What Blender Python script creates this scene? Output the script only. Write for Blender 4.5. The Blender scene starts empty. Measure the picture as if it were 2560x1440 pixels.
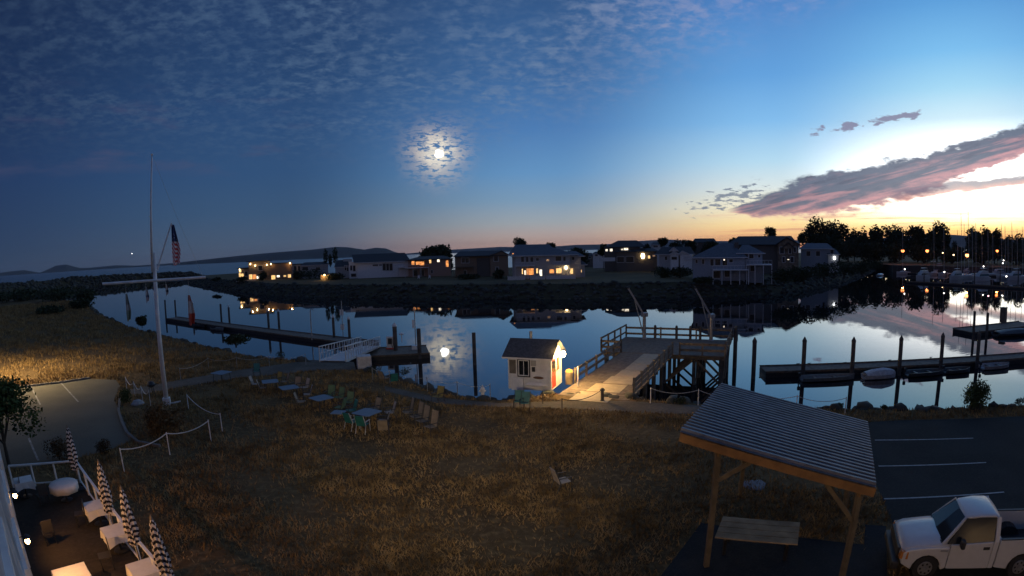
import bpy, bmesh, math, random
from mathutils import Vector, Matrix
from mathutils.geometry import tessellate_polygon
import numpy as np
RND = random.Random(11)
sc = bpy.context.scene
sc.render.engine = 'CYCLES'
COL = sc.collection
rad = math.radians

# ------------------------------------------------------------------ camera
EYE = 9.0                      # camera height over the lawn (m)
FPX, PITCH, ROLL = 1384.224, 0.0668779, 0.0254662
_up = Vector((-math.sin(ROLL)*math.cos(PITCH), math.cos(ROLL)*math.cos(PITCH), -math.sin(PITCH)))
_fw = (Vector((0, 0, 1)) - _up*_up.z).normalized()
_rt = _fw.cross(_up)
if _rt.x < 0: _rt = -_rt
cam = bpy.data.cameras.new('camera'); cam_o = bpy.data.objects.new('camera', cam)
COL.objects.link(cam_o); sc.camera = cam_o
cx, cy, cz = [Vector((_rt[i], _fw[i], _up[i])) for i in range(3)]
m = Matrix((cx, cy, -cz)).transposed().to_4x4(); m.translation = (0, 0, EYE)
cam_o.matrix_world = m
cam.type = 'PANO'; cam.panorama_type = 'FISHEYE_LENS_POLYNOMIAL'
cam.sensor_fit = 'HORIZONTAL'; cam.sensor_width = 36.0; cam.fisheye_fov = math.pi
cam.fisheye_polynomial_k0 = 0; cam.fisheye_polynomial_k1 = -(2560/36.0)/FPX
cam.fisheye_polynomial_k2 = 0; cam.fisheye_polynomial_k3 = 0; cam.fisheye_polynomial_k4 = 0
cam.clip_start = 0.1; cam.clip_end = 60000

def ray(px, py):
    u, v = px-1280, 720-py
    r = math.hypot(u, v)+1e-9; th = r/FPX
    c = Vector((u/r*math.sin(th), v/r*math.sin(th), math.cos(th)))
    return Vector((c.dot(_rt), c.dot(_fw), c.dot(_up)))
def G(px, py, z=0.0):
    d = ray(px, py); t = (z-EYE)/d.z
    return Vector((d.x*t, d.y*t, z))
def AT(px, py, D):
    d = ray(px, py); t = D/math.hypot(d.x, d.y)
    return Vector((d.x*t, d.y*t, EYE+d.z*t))
def ZTOP(base, px, py):
    return AT(px, py, math.hypot(base[0], base[1])).z

# ------------------------------------------------------------------ world (dusk sky)
vs = sc.view_settings
vs.view_transform = 'Standard'; vs.look = 'None'; vs.exposure = 0.0; vs.gamma = 1.0
vs.use_curve_mapping = False
world = bpy.data.worlds.new('World'); sc.world = world; world.use_nodes = True
WN = world.node_tree; WN.nodes.clear()
def lin(c):
    return tuple(((x/255.0)/12.92 if x/255.0 <= .04045 else ((x/255.0+.055)/1.055)**2.4) for x in c)
class S:
    nt = None
    def __init__(s, sock): s.k = sock
    def _m(s, op, *o, clamp=False):
        n = S.nt.nodes.new('ShaderNodeMath'); n.operation = op; n.use_clamp = clamp
        for i, a in enumerate((s,)+o):
            if isinstance(a, S): S.nt.links.new(a.k, n.inputs[i])
            else: n.inputs[i].default_value = a
        return S(n.outputs[0])
    def __add__(s, o): return s._m('ADD', o)
    __radd__ = __add__
    def __sub__(s, o): return s._m('SUBTRACT', o)
    def __mul__(s, o): return s._m('MULTIPLY', o)
    __rmul__ = __mul__
    def __truediv__(s, o): return s._m('DIVIDE', o)
    def rsub(s, a): return (s*-1.0)+a
    def abs(s): return s._m('ABSOLUTE')
    def max(s, o): return s._m('MAXIMUM', o)
    def min(s, o): return s._m('MINIMUM', o)
    def exp(s): return s._m('EXPONENT')
    def clamp(s): return s._m('ADD', 0.0, clamp=True)
    def step(s, a, b, lo=0.0, hi=1.0):
        n = S.nt.nodes.new('ShaderNodeMapRange'); n.interpolation_type = 'SMOOTHSTEP'
        S.nt.links.new(s.k, n.inputs[0])
        for i, x in zip((1, 2, 3, 4), (a, b, lo, hi)): n.inputs[i].default_value = x
        return S(n.outputs[0])
    def ramp(s, stops):
        n = S.nt.nodes.new('ShaderNodeValToRGB'); cr = n.color_ramp
        while len(cr.elements) < len(stops): cr.elements.new(0.5)
        for e, (p, c) in zip(cr.elements, stops):
            e.position = p; e.color = (*c, 1)
        S.nt.links.new(s.k, n.inputs[0]); return S(n.outputs[0])
def vec(x, y, z=0.0):
    n = S.nt.nodes.new('ShaderNodeCombineXYZ')
    for i, a in enumerate((x, y, z)):
        if isinstance(a, S): S.nt.links.new(a.k, n.inputs[i])
        else: n.inputs[i].default_value = a
    return S(n.outputs[0])
def noise(v, scale=1.0, detail=4.0, rough=.55, dist=0.0):
    n = S.nt.nodes.new('ShaderNodeTexNoise'); n.inputs['Scale'].default_value = scale
    n.inputs['Detail'].default_value = detail; n.inputs['Roughness'].default_value = rough
    n.inputs['Distortion'].default_value = dist
    if v is not None: S.nt.links.new(v.k, n.inputs['Vector'])
    return S(n.outputs['Fac'] if 'Fac' in n.outputs else n.outputs[0])
def mix(f, a, b):
    n = S.nt.nodes.new('ShaderNodeMix'); n.data_type = 'RGBA'
    for sock, a_ in ((n.inputs[0], f), (n.inputs[6], a), (n.inputs[7], b)):
        if isinstance(a_, S): S.nt.links.new(a_.k, sock)
        elif isinstance(a_, (int, float)): sock.default_value = a_
        else: sock.default_value = (*a_[:3], 1)
    return S(n.outputs[2])
S.nt = WN
tc = WN.nodes.new('ShaderNodeTexCoord'); sp = WN.nodes.new('ShaderNodeSeparateXYZ')
WN.links.new(tc.outputs['Generated'], sp.inputs[0])
X, Y, Z = [S(sp.outputs[i]) for i in range(3)]
az = X._m('ARCTAN2', Y); el = Z._m('ARCSINE'); elp = el.max(0.0)
AZ0 = 0.83                                   # the sun went down here, right of the houses
dd = (az-AZ0)._m('PINGPONG', math.pi)
ER = 1.0                                      # ramps run over elevation 0..1 rad
def col(stops): return elp.ramp([(e/ER, tuple(g*x for x in lin(c))) for e, c, g in stops])
c0 = col([(0, (244, 150, 96), 1.35), (.016, (252, 176, 100), 1.5), (.032, (255, 212, 130), 1.8), (.048, (255, 238, 184), 2.4), (.075, (255, 249, 230), 3.0), (.13, (254, 252, 248), 2.6), (.17, (244, 250, 254), 1.6),
          (.21, (212, 240, 252), 1.05), (.26, (170, 222, 250), 1), (.32, (128, 194, 242), 1), (.40, (96, 162, 222), 1), (.55, (66, 118, 180), 1), (.8, (62, 106, 166), 1), (1, (60, 100, 156), 1)])
c1 = col([(0, (244, 160, 112), 1.3), (.018, (252, 190, 122), 1.3), (.04, (254, 222, 156), 1.2), (.07, (248, 238, 206), 1.1), (.105, (226, 238, 238), 1), (.15, (186, 224, 246), 1),
          (.22, (134, 192, 240), 1), (.3, (102, 164, 224), 1), (.45, (76, 128, 194), 1), (.7, (60, 102, 160), 1), (1, (54, 90, 144), 1)])
c2 = col([(0, (192, 152, 136), 1.15), (.02, (184, 160, 150), 1.15), (.05, (160, 168, 174), 1.05), (.09, (128, 160, 188), 1), (.14, (102, 150, 196), 1), (.22, (78, 126, 182), 1),
          (.32, (62, 104, 156), 1), (.45, (52, 88, 136), 1), (.7, (52, 84, 130), 1), (1, (54, 86, 132), 1)])
c3 = col([(0, (84, 94, 112), 1), (.03, (74, 92, 116), 1), (.08, (60, 88, 120), 1), (.15, (50, 82, 122), 1), (.25, (43, 75, 118), 1), (.35, (38, 67, 108), 1), (.5, (38, 62, 102), 1), (1, (48, 76, 120), 1)])
c4 = col([(0, (48, 65, 88), 1), (.05, (43, 62, 92), 1), (.15, (35, 57, 95), 1), (.3, (27, 48, 84), 1), (.5, (25, 42, 74), 1), (1, (44, 68, 108), 1)])
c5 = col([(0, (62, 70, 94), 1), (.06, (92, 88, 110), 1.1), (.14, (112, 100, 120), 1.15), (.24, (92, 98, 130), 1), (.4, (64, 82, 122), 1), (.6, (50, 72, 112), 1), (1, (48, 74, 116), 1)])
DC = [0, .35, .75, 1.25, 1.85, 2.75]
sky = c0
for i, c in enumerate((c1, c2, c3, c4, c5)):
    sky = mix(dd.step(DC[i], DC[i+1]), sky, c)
# mackerel cloud sheet over the upper left, edge running down to the left
zz = Z.max(0.02)+.14
Px, Py = X/zz, Y/zz
puff = noise(vec(Px, Py), 14.0, 3, .6, .2).step(.42, .66)
fine = noise(vec(Px, Py, 3.0), 30.0, 3, .55).step(.4, .7)
lay = noise(vec(Px, Py, 7.0), 2.2, 4, .6).step(.22, .60)
elb = (az*.38+.195).max(.19)
sheet = (el-elb).step(-.06, .10)*lay*(puff*.75+fine*.3)
wisp = noise(vec(az*5.0, el*22.0, 2.0), 1.0, 5, .6).step(.50, .75)*(el-.13).step(0, .06)*el.step(.24, .34, 1, 0)*az.step(-.25, -.4)
ccol = (dd/math.pi).ramp([(0, lin((196, 180, 200))), (.10, lin((172, 170, 204))), (.24, lin((118, 140, 170))), (.40, lin((78, 104, 136))), (.6, lin((46, 64, 92))), (1, lin((40, 50, 80)))])
sky = mix((sheet*.68).clamp(), sky, ccol)
sky = mix((wisp*.5).clamp(), sky, lin((86, 84, 110)))
def curve1(x, pts, lo, hi, sc_):
    r = ((x-lo)/(hi-lo)).clamp().ramp([((a-lo)/(hi-lo), (b*sc_,)*3) for a, b in pts]); return r*(1.0/sc_)
# long sunset cloud bank
bc = curve1(az, ((.38, .062), (.451, .070), (.524, .083), (.619, .097), (.743, .120), (.854, .149), (.95, .172), (1.3, .24)), .38, 1.3, 3.0)
bh = curve1(az, ((.38, .001), (.41, .006), (.451, .019), (.524, .036), (.619, .038), (.743, .035), (.854, .028), (.95, .028), (1.3, .03)), .38, 1.3, 20.0)
wob = noise(vec(az*11.0, el*46.0, 1.0), 1.0, 6, .62)-.5
wob2 = noise(vec(az*34.0, el*90.0, 8.0), 1.0, 4, .6)-.5
vv = (el-bc)/bh+wob*1.2+wob2*1.1
bank = vv.abs().step(.72, 1.1, 1, 0)*az.step(.385, .42)
strk = noise(vec(az*6.0, (el-az*.19)*80.0, 4.0), 1.0, 5, .6, .5)
pink = (strk.step(.46, .60)*.7+vv.step(-.1, -1.0)*.7).clamp()*vv.step(.8, .1)
bcol = mix(pink, lin((100, 110, 132)), lin((208, 152, 160)))
bcol = mix(vv.step(-.55, -1.05)*.55, bcol, lin((248, 190, 170)))
bcol = mix(noise(vec(az*16.0, (el-az*.19)*120.0, 6.0), 1.0, 4, .6).step(.45, .7)*.6*vv.step(-.6, .2), bcol, lin((72, 76, 100)))
sky = mix(bank*.95, sky, bcol)
# lower streaks under the bank and along the horizon
c2_ = curve1(az, ((.66, .078), (.712, .087), (.815, .100), (.93, .107), (1.3, .12)), .66, 1.3, 4.0)
v2 = (el-c2_)/.0105+wob*2.0+wob2
b2 = v2.abs().step(.5, 1.15, 1, 0)*az.step(.66, .72)
sky = mix(b2*.85, sky, mix(v2.step(.4, -.8), lin((128, 122, 140)), lin((230, 166, 156))))
s3 = noise(vec(az*6.0, el*150.0, 9.0), 1.0, 4, .55).step(.48, .66)*el.step(.008, .03)*el.step(.045, .07, 1, 0)*dd.step(.62, .3)
sky = mix(s3*.65, sky, lin((228, 156, 132)))
# loose flecks left of the bank and the puffs above it
g1 = ((el-.088-(az-.4)*.20)/.022)
g1 = (g1*g1*-.6).exp()*az.step(.18, .40)*az.step(.44, .51, 1, 0)
fl = (noise(vec(az*46.0, el*180.0, 5.0), 1.0, 4, .55)+g1*.30-.30).step(.46, .54)
g2 = ((el-.208-(az-.65)*.11)/.0085); g2 = (g2*g2*-.45).exp()*az.step(.49, .58)*az.step(.74, .82, 1, 0)
fl2 = (noise(vec(az*30.0, el*85.0, 6.0), 1.0, 5, .6)+g2*.34-.34).step(.43, .53)
sky = mix((fl*.85).clamp(), sky, lin((116, 128, 150)))
sky = mix((fl2*.88).clamp(), sky, lin((136, 132, 160)))
# moon and its lit cloud
MD = ray(1098, 384)
dm = (X*MD.x+Y*MD.y+Z*MD.z).min(1.0)._m('ARCCOSINE')
maz, mel = math.atan2(MD.x, MD.y), math.asin(MD.z)
ex = (az-maz+.004)/.050; ey = (el-mel)/.050
rr = (ex*ex+ey*ey)
scal = noise(vec(az*75.0, el*200.0, 2.5), 1.0, 4, .6, .3)
halo = (rr*-1.0+(noise(vec(az*22.0, el*34.0, 6.5), 1.0, 3, .6)-.5)*2.6).exp().min(1.0)*rr.step(4.0, 1.0)*scal.step(.40, .52)
core = (dm*dm*-900.0).exp()
sky = mix((halo*.95).clamp(), sky, mix(core, lin((176, 168, 170)), lin((255, 246, 226))))
disc = (dm+(scal-.5)*.010).step(.0088, .0052)
sky = mix(disc, sky, (9.0, 8.8, 8.2))
bg = WN.nodes.new('ShaderNodeBackground'); wo = WN.nodes.new('ShaderNodeOutputWorld')
WN.links.new(sky.k, bg.inputs[0]); bg.inputs[1].default_value = 1.0
WN.links.new(bg.outputs[0], wo.inputs[0])
# one sun lamp: the moon's own weak light, from where the moon stands
sl = bpy.data.lights.new('moonlight', 'SUN'); sl.energy = 0.02; sl.angle = rad(.5); sl.color = (1, .95, .86)
so = bpy.data.objects.new('moonlight', sl); COL.objects.link(so)
so.rotation_euler = MD.to_track_quat('Z', 'Y').to_euler(); so.location = (0, 0, 60)

# ------------------------------------------------------------------ helpers
MATS = {}
def mat(name, c, rough=.7, metal=0.0, var=.18, scale=4.0, bump=0.0, bscale=None, c2=None, spec=.5):
    if name in MATS: return MATS[name]
    mt = bpy.data.materials.new(name); mt.use_nodes = True; nt = mt.node_tree; S.nt = nt
    b = nt.nodes['Principled BSDF']
    b.inputs['Roughness'].default_value = rough; b.inputs['Metallic'].default_value = metal
    b.inputs['Specular IOR Level'].default_value = spec
    t = nt.nodes.new('ShaderNodeTexCoord'); v = S(t.outputs['Object'])
    n1 = noise(v, scale, 5, .6); f = n1.step(.3, .7)
    lo = tuple(x*(1-var) for x in c); hi = c2 if c2 else tuple(min(1, x*(1+var)) for x in c)
    nt.links.new(mix(f, lo, hi).k, b.inputs['Base Color'])
    if bump:
        bn = nt.nodes.new('ShaderNodeBump'); bn.inputs['Strength'].default_value = bump
        nt.links.new(noise(v, bscale or scale*4, 6, .6).k, bn.inputs['Height'])
        nt.links.new(bn.outputs[0], b.inputs['Normal'])
    MATS[name] = mt; return mt
def emit(name, c, strength):
    if name in MATS: return MATS[name]
    mt = bpy.data.materials.new(name); mt.use_nodes = True; nt = mt.node_tree
    b = nt.nodes['Principled BSDF']; b.inputs['Base Color'].default_value = (.3, .3, .3, 1)
    b.inputs['Emission Color'].default_value = (*c, 1); b.inputs['Emission Strength'].default_value = strength
    MATS[name] = mt; return mt
def litwin(name, c, strength):
    if name in MATS: return MATS[name]
    mt = bpy.data.materials.new(name); mt.use_nodes = True; nt = mt.node_tree; S.nt = nt
    b = nt.nodes['Principled BSDF']; b.inputs['Base Color'].default_value = (.2, .2, .2, 1); b.inputs['Roughness'].default_value = .1
    t = nt.nodes.new('ShaderNodeTexCoord')
    n1 = noise(S(t.outputs['Object']), 1.3, 3, .6).step(.3, .72)
    nt.links.new(mix(n1, tuple(x*.35 for x in c), c).k, b.inputs['Emission Color'])
    b.inputs['Emission Strength'].default_value = strength
    MATS[name] = mt; return mt

class MB:
    def __init__(s): s.v = []; s.f = []
    def face(s, pts):
        i = len(s.v); s.v += [tuple(p) for p in pts]; s.f.append(tuple(range(i, i+len(pts)))); return s
    def hexa(s, b, t):
        i = len(s.v); s.v += [tuple(p) for p in b]+[tuple(p) for p in t]; n = len(b)
        s.f.append(tuple(i+k for k in reversed(range(n)))); s.f.append(tuple(i+n+k for k in range(n)))
        for k in range(n): s.f.append((i+k, i+(k+1) % n, i+n+(k+1) % n, i+n+k))
        return s
    def box(s, c, d, rz=0.0):
        hx, hy, hz = d[0]/2, d[1]/2, d[2]/2; ca, sa = math.cos(rz), math.sin(rz)
        q = [(c[0]+x*ca-y*sa, c[1]+x*sa+y*ca) for x, y in ((-hx, -hy), (hx, -hy), (hx, hy), (-hx, hy))]
        return s.hexa([(x, y, c[2]-hz) for x, y in q], [(x, y, c[2]+hz) for x, y in q])
    def beam(s, a, b, w, h, up=(0, 0, 1)):
        a, b = Vector(a), Vector(b); d = (b-a).normalized(); r = d.cross(Vector(up))
        if r.length < 1e-4: r = d.cross(Vector((1, 0, 0)))
        r.normalize(); u = r.cross(d)
        o = [r*x*w/2+u*y*h/2 for x, y in ((-1, -1), (1, -1), (1, 1), (-1, 1))]
        return s.hexa([a+k for k in o], [b+k for k in o])
    def tube(s, a, b, r0, r1=None, n=8):
        a, b = Vector(a), Vector(b); r1 = r0 if r1 is None else r1
        d = (b-a).normalized(); r = d.cross(Vector((0, 0, 1)))
        if r.length < 1e-3: r = Vector((1, 0, 0))
        r.normalize(); u = r.cross(d)
        o = [r*math.cos(2*math.pi*k/n)+u*math.sin(2*math.pi*k/n) for k in range(n)]
        return s.hexa([a+k*r0 for k in o], [b+k*r1 for k in o])
    def path(s, pts, r, n=6):
        for a, b in zip(pts, pts[1:]): s.tube(a, b, r, r, n)
        return s
    def lathe(s, prof, c=(0, 0, 0), n=12, fold=None):
        i = len(s.v); m_ = len(prof)
        for r, z in prof:
            for k in range(n):
                a = 2*math.pi*k/n; q = r*(fold(k, z) if fold else 1)
                s.v.append((c[0]+q*math.cos(a), c[1]+q*math.sin(a), c[2]+z))
        for j in range(m_-1):
            for k in range(n):
                s.f.append((i+j*n+k, i+j*n+(k+1) % n, i+(j+1)*n+(k+1) % n, i+(j+1)*n+k))
        s.f.append(tuple(i+k for k in reversed(range(n)))); s.f.append(tuple(i+(m_-1)*n+k for k in range(n)))
        return s
    def loft(s, secs):
        i = len(s.v); n = len(secs[0])
        for q in secs: s.v += [tuple(p) for p in q]
        for j in range(len(secs)-1):
            for k in range(n):
                s.f.append((i+j*n+k, i+j*n+(k+1) % n, i+(j+1)*n+(k+1) % n, i+(j+1)*n+k))
        s.f.append(tuple(i+k for k in reversed(range(n)))); s.f.append(tuple(i+(len(secs)-1)*n+k for k in range(n)))
        return s
    def prism(s, poly, z0, z1):
        return s.hexa([(p[0], p[1], z0) for p in poly], [(p[0], p[1], z1) for p in poly])
    def sheet(s, poly, z):
        i = len(s.v); s.v += [(p[0], p[1], z) for p in poly]
        for t in tessellate_polygon([[Vector((p[0], p[1], 0)) for p in poly]]):
            a, b, c = [Vector(s.v[i+k]) for k in t]
            s.f.append(tuple(i+k for k in (t if (b-a).cross(c-a).z > 0 else t[::-1])))
        return s
    def build(s, name, mt, parent=None, smooth=False, bevel=0.0, local=False):
        me = bpy.data.meshes.new(name)
        off = Vector((0, 0, 0)) if (parent is None or local) else origin(parent)
        me.from_pydata([(x-off[0], y-off[1], z-off[2]) for x, y, z in s.v], [], s.f)
        bm = bmesh.new(); bm.from_mesh(me); bmesh.ops.recalc_face_normals(bm, faces=bm.faces); bm.to_mesh(me); bm.free()
        me.materials.append(mt)
        if smooth:
            me.polygons.foreach_set('use_smooth', [True]*len(me.polygons))
        o = bpy.data.objects.new(name, me); COL.objects.link(o)
        if parent: o.parent = parent
        if bevel:
            md = o.modifiers.new('bevel', 'BEVEL'); md.width = bevel; md.segments = 2; md.limit_method = 'ANGLE'
            md.angle_limit = rad(30)
        return o
def origin(o):
    v = Vector(o.location)
    return v if o.parent is None else v+origin(o.parent)
def tag(o, label=None, cat=None, group=None, kind=None):
    if label: o['label'] = label
    if cat: o['category'] = cat
    if group: o['group'] = group
    if kind: o['kind'] = kind
    return o
def thing(name, label, cat, loc=(0, 0, 0), rz=0.0, group=None):
    o = bpy.data.objects.new(name, None); COL.objects.link(o); o.location = loc; o.rotation_euler = (0, 0, rz)
    o.empty_display_size = .2
    return tag(o, label, cat, group)
def copy_tree(o, parent=None):
    c = o.copy(); COL.objects.link(c); c.parent = parent
    for ch in list(o.children): copy_tree(ch, c)
    return c
def npmesh(name, verts, faces, mt, parent=None, cols=None):
    me = bpy.data.meshes.new(name); n = faces.shape[1]
    me.vertices.add(len(verts)); me.vertices.foreach_set('co', verts.astype(np.float32).ravel())
    me.loops.add(faces.size); me.loops.foreach_set('vertex_index', faces.astype(np.int32).ravel())
    me.polygons.add(len(faces)); me.polygons.foreach_set('loop_start', np.arange(0, faces.size, n, dtype=np.int32))
    me.polygons.foreach_set('loop_total', np.full(len(faces), n, dtype=np.int32))
    me.update(calc_edges=True); me.validate()
    me.materials.append(mt); o = bpy.data.objects.new(name, me); COL.objects.link(o)
    if parent: o.parent = parent
    return o
def lamp(name, parent, loc, power, color, r=.08, spot=None, aim=None):
    l = bpy.data.lights.new(name, 'SPOT' if spot else 'POINT'); l.energy = power; l.color = color; l.shadow_soft_size = r
    if spot: l.spot_size = spot; l.spot_blend = .6
    o = bpy.data.objects.new(name, l); COL.objects.link(o)
    o.location = Vector(loc)-(origin(parent) if parent else Vector((0, 0, 0)))
    if spot: o.rotation_euler = (Vector(aim or (0, 0, -1))*-1).to_track_quat('Z', 'Y').to_euler()
    if parent: o.parent = parent
    return o
WARM, AMBER, COOL = (1, .68, .33), (1, .5, .16), (.95, .97, 1)
# ------------------------------------------------------------------ setting: water, land, roads
SEA = -2.6
def watermat(name, rough, bump, scale, dist):
    mt = bpy.data.materials.new(name); mt.use_nodes = True; nt = mt.node_tree; S.nt = nt
    b = nt.nodes['Principled BSDF']; b.inputs['Base Color'].default_value = (.006, .010, .014, 1)
    b.inputs['Roughness'].default_value = rough; b.inputs['IOR'].default_value = 1.9
    t = nt.nodes.new('ShaderNodeTexCoord'); mp = nt.nodes.new('ShaderNodeMapping')
    mp.inputs['Scale'].default_value = (.55, 1.3, 1); mp.inputs['Rotation'].default_value = (0, 0, .35)
    nt.links.new(t.outputs['Object'], mp.inputs[0]); v = S(mp.outputs[0])
    calm = noise(S(t.outputs['Object']), .035, 3, .5).step(.42, .62)
    h = noise(v, scale, 3, .5)*(calm*.9+.1)+noise(v, scale*.22, 2, .5)*.8
    bn = nt.nodes.new('ShaderNodeBump'); bn.inputs['Strength'].default_value = bump; bn.inputs['Distance'].default_value = dist
    nt.links.new(h.k, bn.inputs['Height']); nt.links.new(bn.outputs[0], b.inputs['Normal'])
    return mt
M_water = watermat('harbour_water', .01, .22, 1.4, .010)
M_sea = watermat('open_sea', .22, .5, .6, .12)
tag(MB().sheet([(-14000, -1500), (14000, -1500), (14000, 14000), (-14000, 14000)], SEA-.03).build('sea', M_sea), kind='structure')
tag(MB().sheet([(-240, 60), (-90, 20), (0, 20), (60, 10), (420, 60), (420, 420), (150, 330), (-60, 240), (-225, 330), (-300, 335), (-330, 250)], SEA).build('harbour', M_water), kind='structure')

def groundmat(name, ca, cb, cc, s1, s2, bump=.4):
    mt = bpy.data.materials.new(name); mt.use_nodes = True; nt = mt.node_tree; S.nt = nt
    b = nt.nodes['Principled BSDF']; b.inputs['Roughness'].default_value = .95; b.inputs['Specular IOR Level'].default_value = .15
    t = nt.nodes.new('ShaderNodeTexCoord'); v = S(t.outputs['Object'])
    big = noise(v, s1, 4, .6).step(.38, .66); sm = noise(v, s2, 6, .7); sp_ = noise(v, s2*4, 3, .6)
    c = mix(big, ca, cb); c = mix(sm.step(.45, .7)*.7, c, cc); c = mix(sp_.step(.5, .75)*.5, c, tuple(x*.35 for x in ca))
    nt.links.new(c.k, b.inputs['Base Color'])
    bn = nt.nodes.new('ShaderNodeBump'); bn.inputs['Strength'].default_value = bump; bn.inputs['Distance'].default_value = .06
    nt.links.new((sm*1.0+sp_*.5).k, bn.inputs['Height']); nt.links.new(bn.outputs[0], b.inputs['Normal'])
    return mt
M_lawn = groundmat('dry_lawn', (.085, .056, .024), (.15, .098, .042), (.27, .185, .082), .16, 3.2)
M_bank = groundmat('bank_soil', (.045, .042, .024), (.07, .063, .036), (.085, .085, .045), .3, 2.0)
M_pen = groundmat('far_grass', (.085, .068, .034), (.13, .105, .055), (.07, .075, .035), .06, .6)
M_gravel = groundmat('gravel', (.10, .088, .068), (.15, .132, .104), (.20, .178, .14), .5, 5)
M_asph = groundmat('asphalt', (.026, .028, .027), (.038, .039, .037), (.055, .055, .05), .35, 9, .25)
M_asph2 = groundmat('worn_asphalt', (.12, .112, .085), (.15, .14, .105), (.18, .168, .125), .25, 8, .25)
M_mulch = groundmat('dark_rubber_mulch', (.02, .026, .032), (.03, .036, .042), (.045, .05, .055), .8, 12, .7)
M_paint = mat('road_paint', (.34, .34, .33), .7, var=.25, scale=6)
M_paintf = mat('faded_road_paint', (.26, .26, .23), .8, var=.4, scale=3)
M_rock = mat('riprap_stone', (.048, .05, .04), .9, var=.5, scale=.7, bump=.4)

SHORE = [G(*p) for p in ((100, 748), (200, 752), (240, 785), (330, 820), (480, 858), (620, 890), (770, 905), (900, 925), (1010, 955), (1100, 985), (1200, 998), (1262, 1000))]
SHORE += [Vector((2.6, 33.9, 0)), Vector((7.6, 31.6, 0)), Vector((10.9, 29.7, 0)), Vector((17.1, 26.7, 0))]+[G(*p) for p in ((2300, 1025), (2430, 1020), (2560, 1013))]
SHORE += [Vector((44, 14, 0)), Vector((80, 6, 0))]
poly = [(-330, 205), (-232, 176)]+[(p.x, p.y) for p in SHORE]+[(80, -60), (-330, -60)]
lawn = tag(MB().sheet(poly, 0).build('lawn', M_lawn), kind='structure')
def skirt(pts, z0, z1, run, side=1):
    mb = MB(); n = len(pts); nr = []
    for i in range(n):
        a, b = pts[max(0, i-1)], pts[min(n-1, i+1)]; d = (Vector((b.x-a.x, b.y-a.y))).normalized()
        nr.append(Vector((-d.y, d.x))*side)
    ring = [[Vector((p.x+q.x*run*t, p.y+q.y*run*t, z0+(z1-z0)*t)) for p, q in zip(pts, nr)] for t in (0, .5, 1)]
    i0 = len(mb.v)
    for r in ring: mb.v += [tuple(p) for p in r]
    for j in range(2):
        for i in range(n-1): mb.f.append((i0+j*n+i, i0+j*n+i+1, i0+(j+1)*n+i+1, i0+(j+1)*n+i))
    return mb, ring
mb, nring = skirt(SHORE, 0, -4, 6.5)
tag(mb.build('near_bank', M_bank), kind='structure')

# peninsula across the channel
PEN = [G(x, y, SEA) for x, y in ((445, 705), (500, 716), (560, 726), (640, 738), (760, 744), (900, 746), (1100, 749), (1400, 750), (1700, 745), (1900, 740), (2050, 725), (2130, 705), (2180, 685), (2200, 672))]
mb, pring = skirt(PEN, SEA-1.2, .6, 9, 1)
tag(mb.build('far_bank', M_bank), kind='structure')
top = pring[-1]
tag(MB().sheet([(p.x, p.y) for p in top]+[(178, 216), (212, 187), (240, 150), (300, 120), (900, 300), (900, 900), (330, 700), (120, 420), (30, 300), (-40, 262), (-120, 285), (-190, 350)], .6).build('peninsula', M_pen), kind='structure')

mb = MB(); ms_ = [Vector((198, 250, 0)), Vector((178, 216, 0)), Vector((212, 187, 0)), Vector((240, 150, 0)), Vector((300, 120, 0))]
for a, b in zip(ms_, ms_[1:]): mb.face((a+Vector((0, 0, .6)), b+Vector((0, 0, .6)), b+Vector((0, 0, -4)), a+Vector((0, 0, -4))))
tag(mb.build('marina_bulkhead', mat('bulkhead_timber', (.05, .045, .04), .9)), 'low dark bulkhead behind the marina boats', 'bulkhead')
def rocks(name, lines, n, smin, smax, jit, label):
    """boulders along quads given as two polylines (top, bottom)"""
    rs = np.random.RandomState(3)
    base = np.array([(math.cos(a)*math.cos(b), math.sin(a)*math.cos(b), math.sin(b)) for b in (-.9, 0, .8) for a in np.arange(5)*1.2566]+[(0, 0, 1)])
    f = []
    for j in range(2):
        for k in range(5):
            a, b = j*5+k, j*5+(k+1) % 5; f += [(a, b, b+5), (a, b+5, a+5)]
    for k in range(5): f.append((10+k, 10+(k+1) % 5, 15))
    f = np.array(f); V = []; Fc = []
    seg = []
    for a, b in lines:
        for i in range(len(a)-1):
            seg.append((a[i], a[i+1], b[i], b[i+1], (a[i+1]-a[i]).length))
    w = np.array([s_[4] for s_ in seg]); w = np.sqrt(w)*1.0; w /= w.sum()
    for q in range(n):
        a0, a1, b0, b1, _ = seg[rs.choice(len(seg), p=w)]
        u, t = rs.rand(), rs.rand(); p = (a0.lerp(a1, u)).lerp(b0.lerp(b1, u), t)
        sz = rs.uniform(smin, smax)
        vv_ = base*rs.uniform(.7, 1.2, (16, 1))*np.array([sz*rs.uniform(.8, 1.4), sz*rs.uniform(.8, 1.3), sz*rs.uniform(.6, .9)])
        an = rs.rand()*6.28; ca, sa = math.cos(an), math.sin(an)
        vv_ = np.c_[vv_[:, 0]*ca-vv_[:, 1]*sa, vv_[:, 0]*sa+vv_[:, 1]*ca, vv_[:, 2]]
        V.append(vv_+np.array(p)+rs.uniform(-jit, jit, 3)); Fc.append(f+16*q)
    return tag(npmesh(name, np.vstack(V), np.vstack(Fc), M_rock), label, 'rocks', kind='stuff')
rocks('riprap', [(pring[0], pring[2])], 3000, .3, .75, .25, 'dark riprap boulders along the far channel bank below the houses')
rocks('shore_riprap', [(nring[0], nring[1])], 900, .25, .6, .12, 'dark riprap boulders along the near lawn edge at the water')

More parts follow.
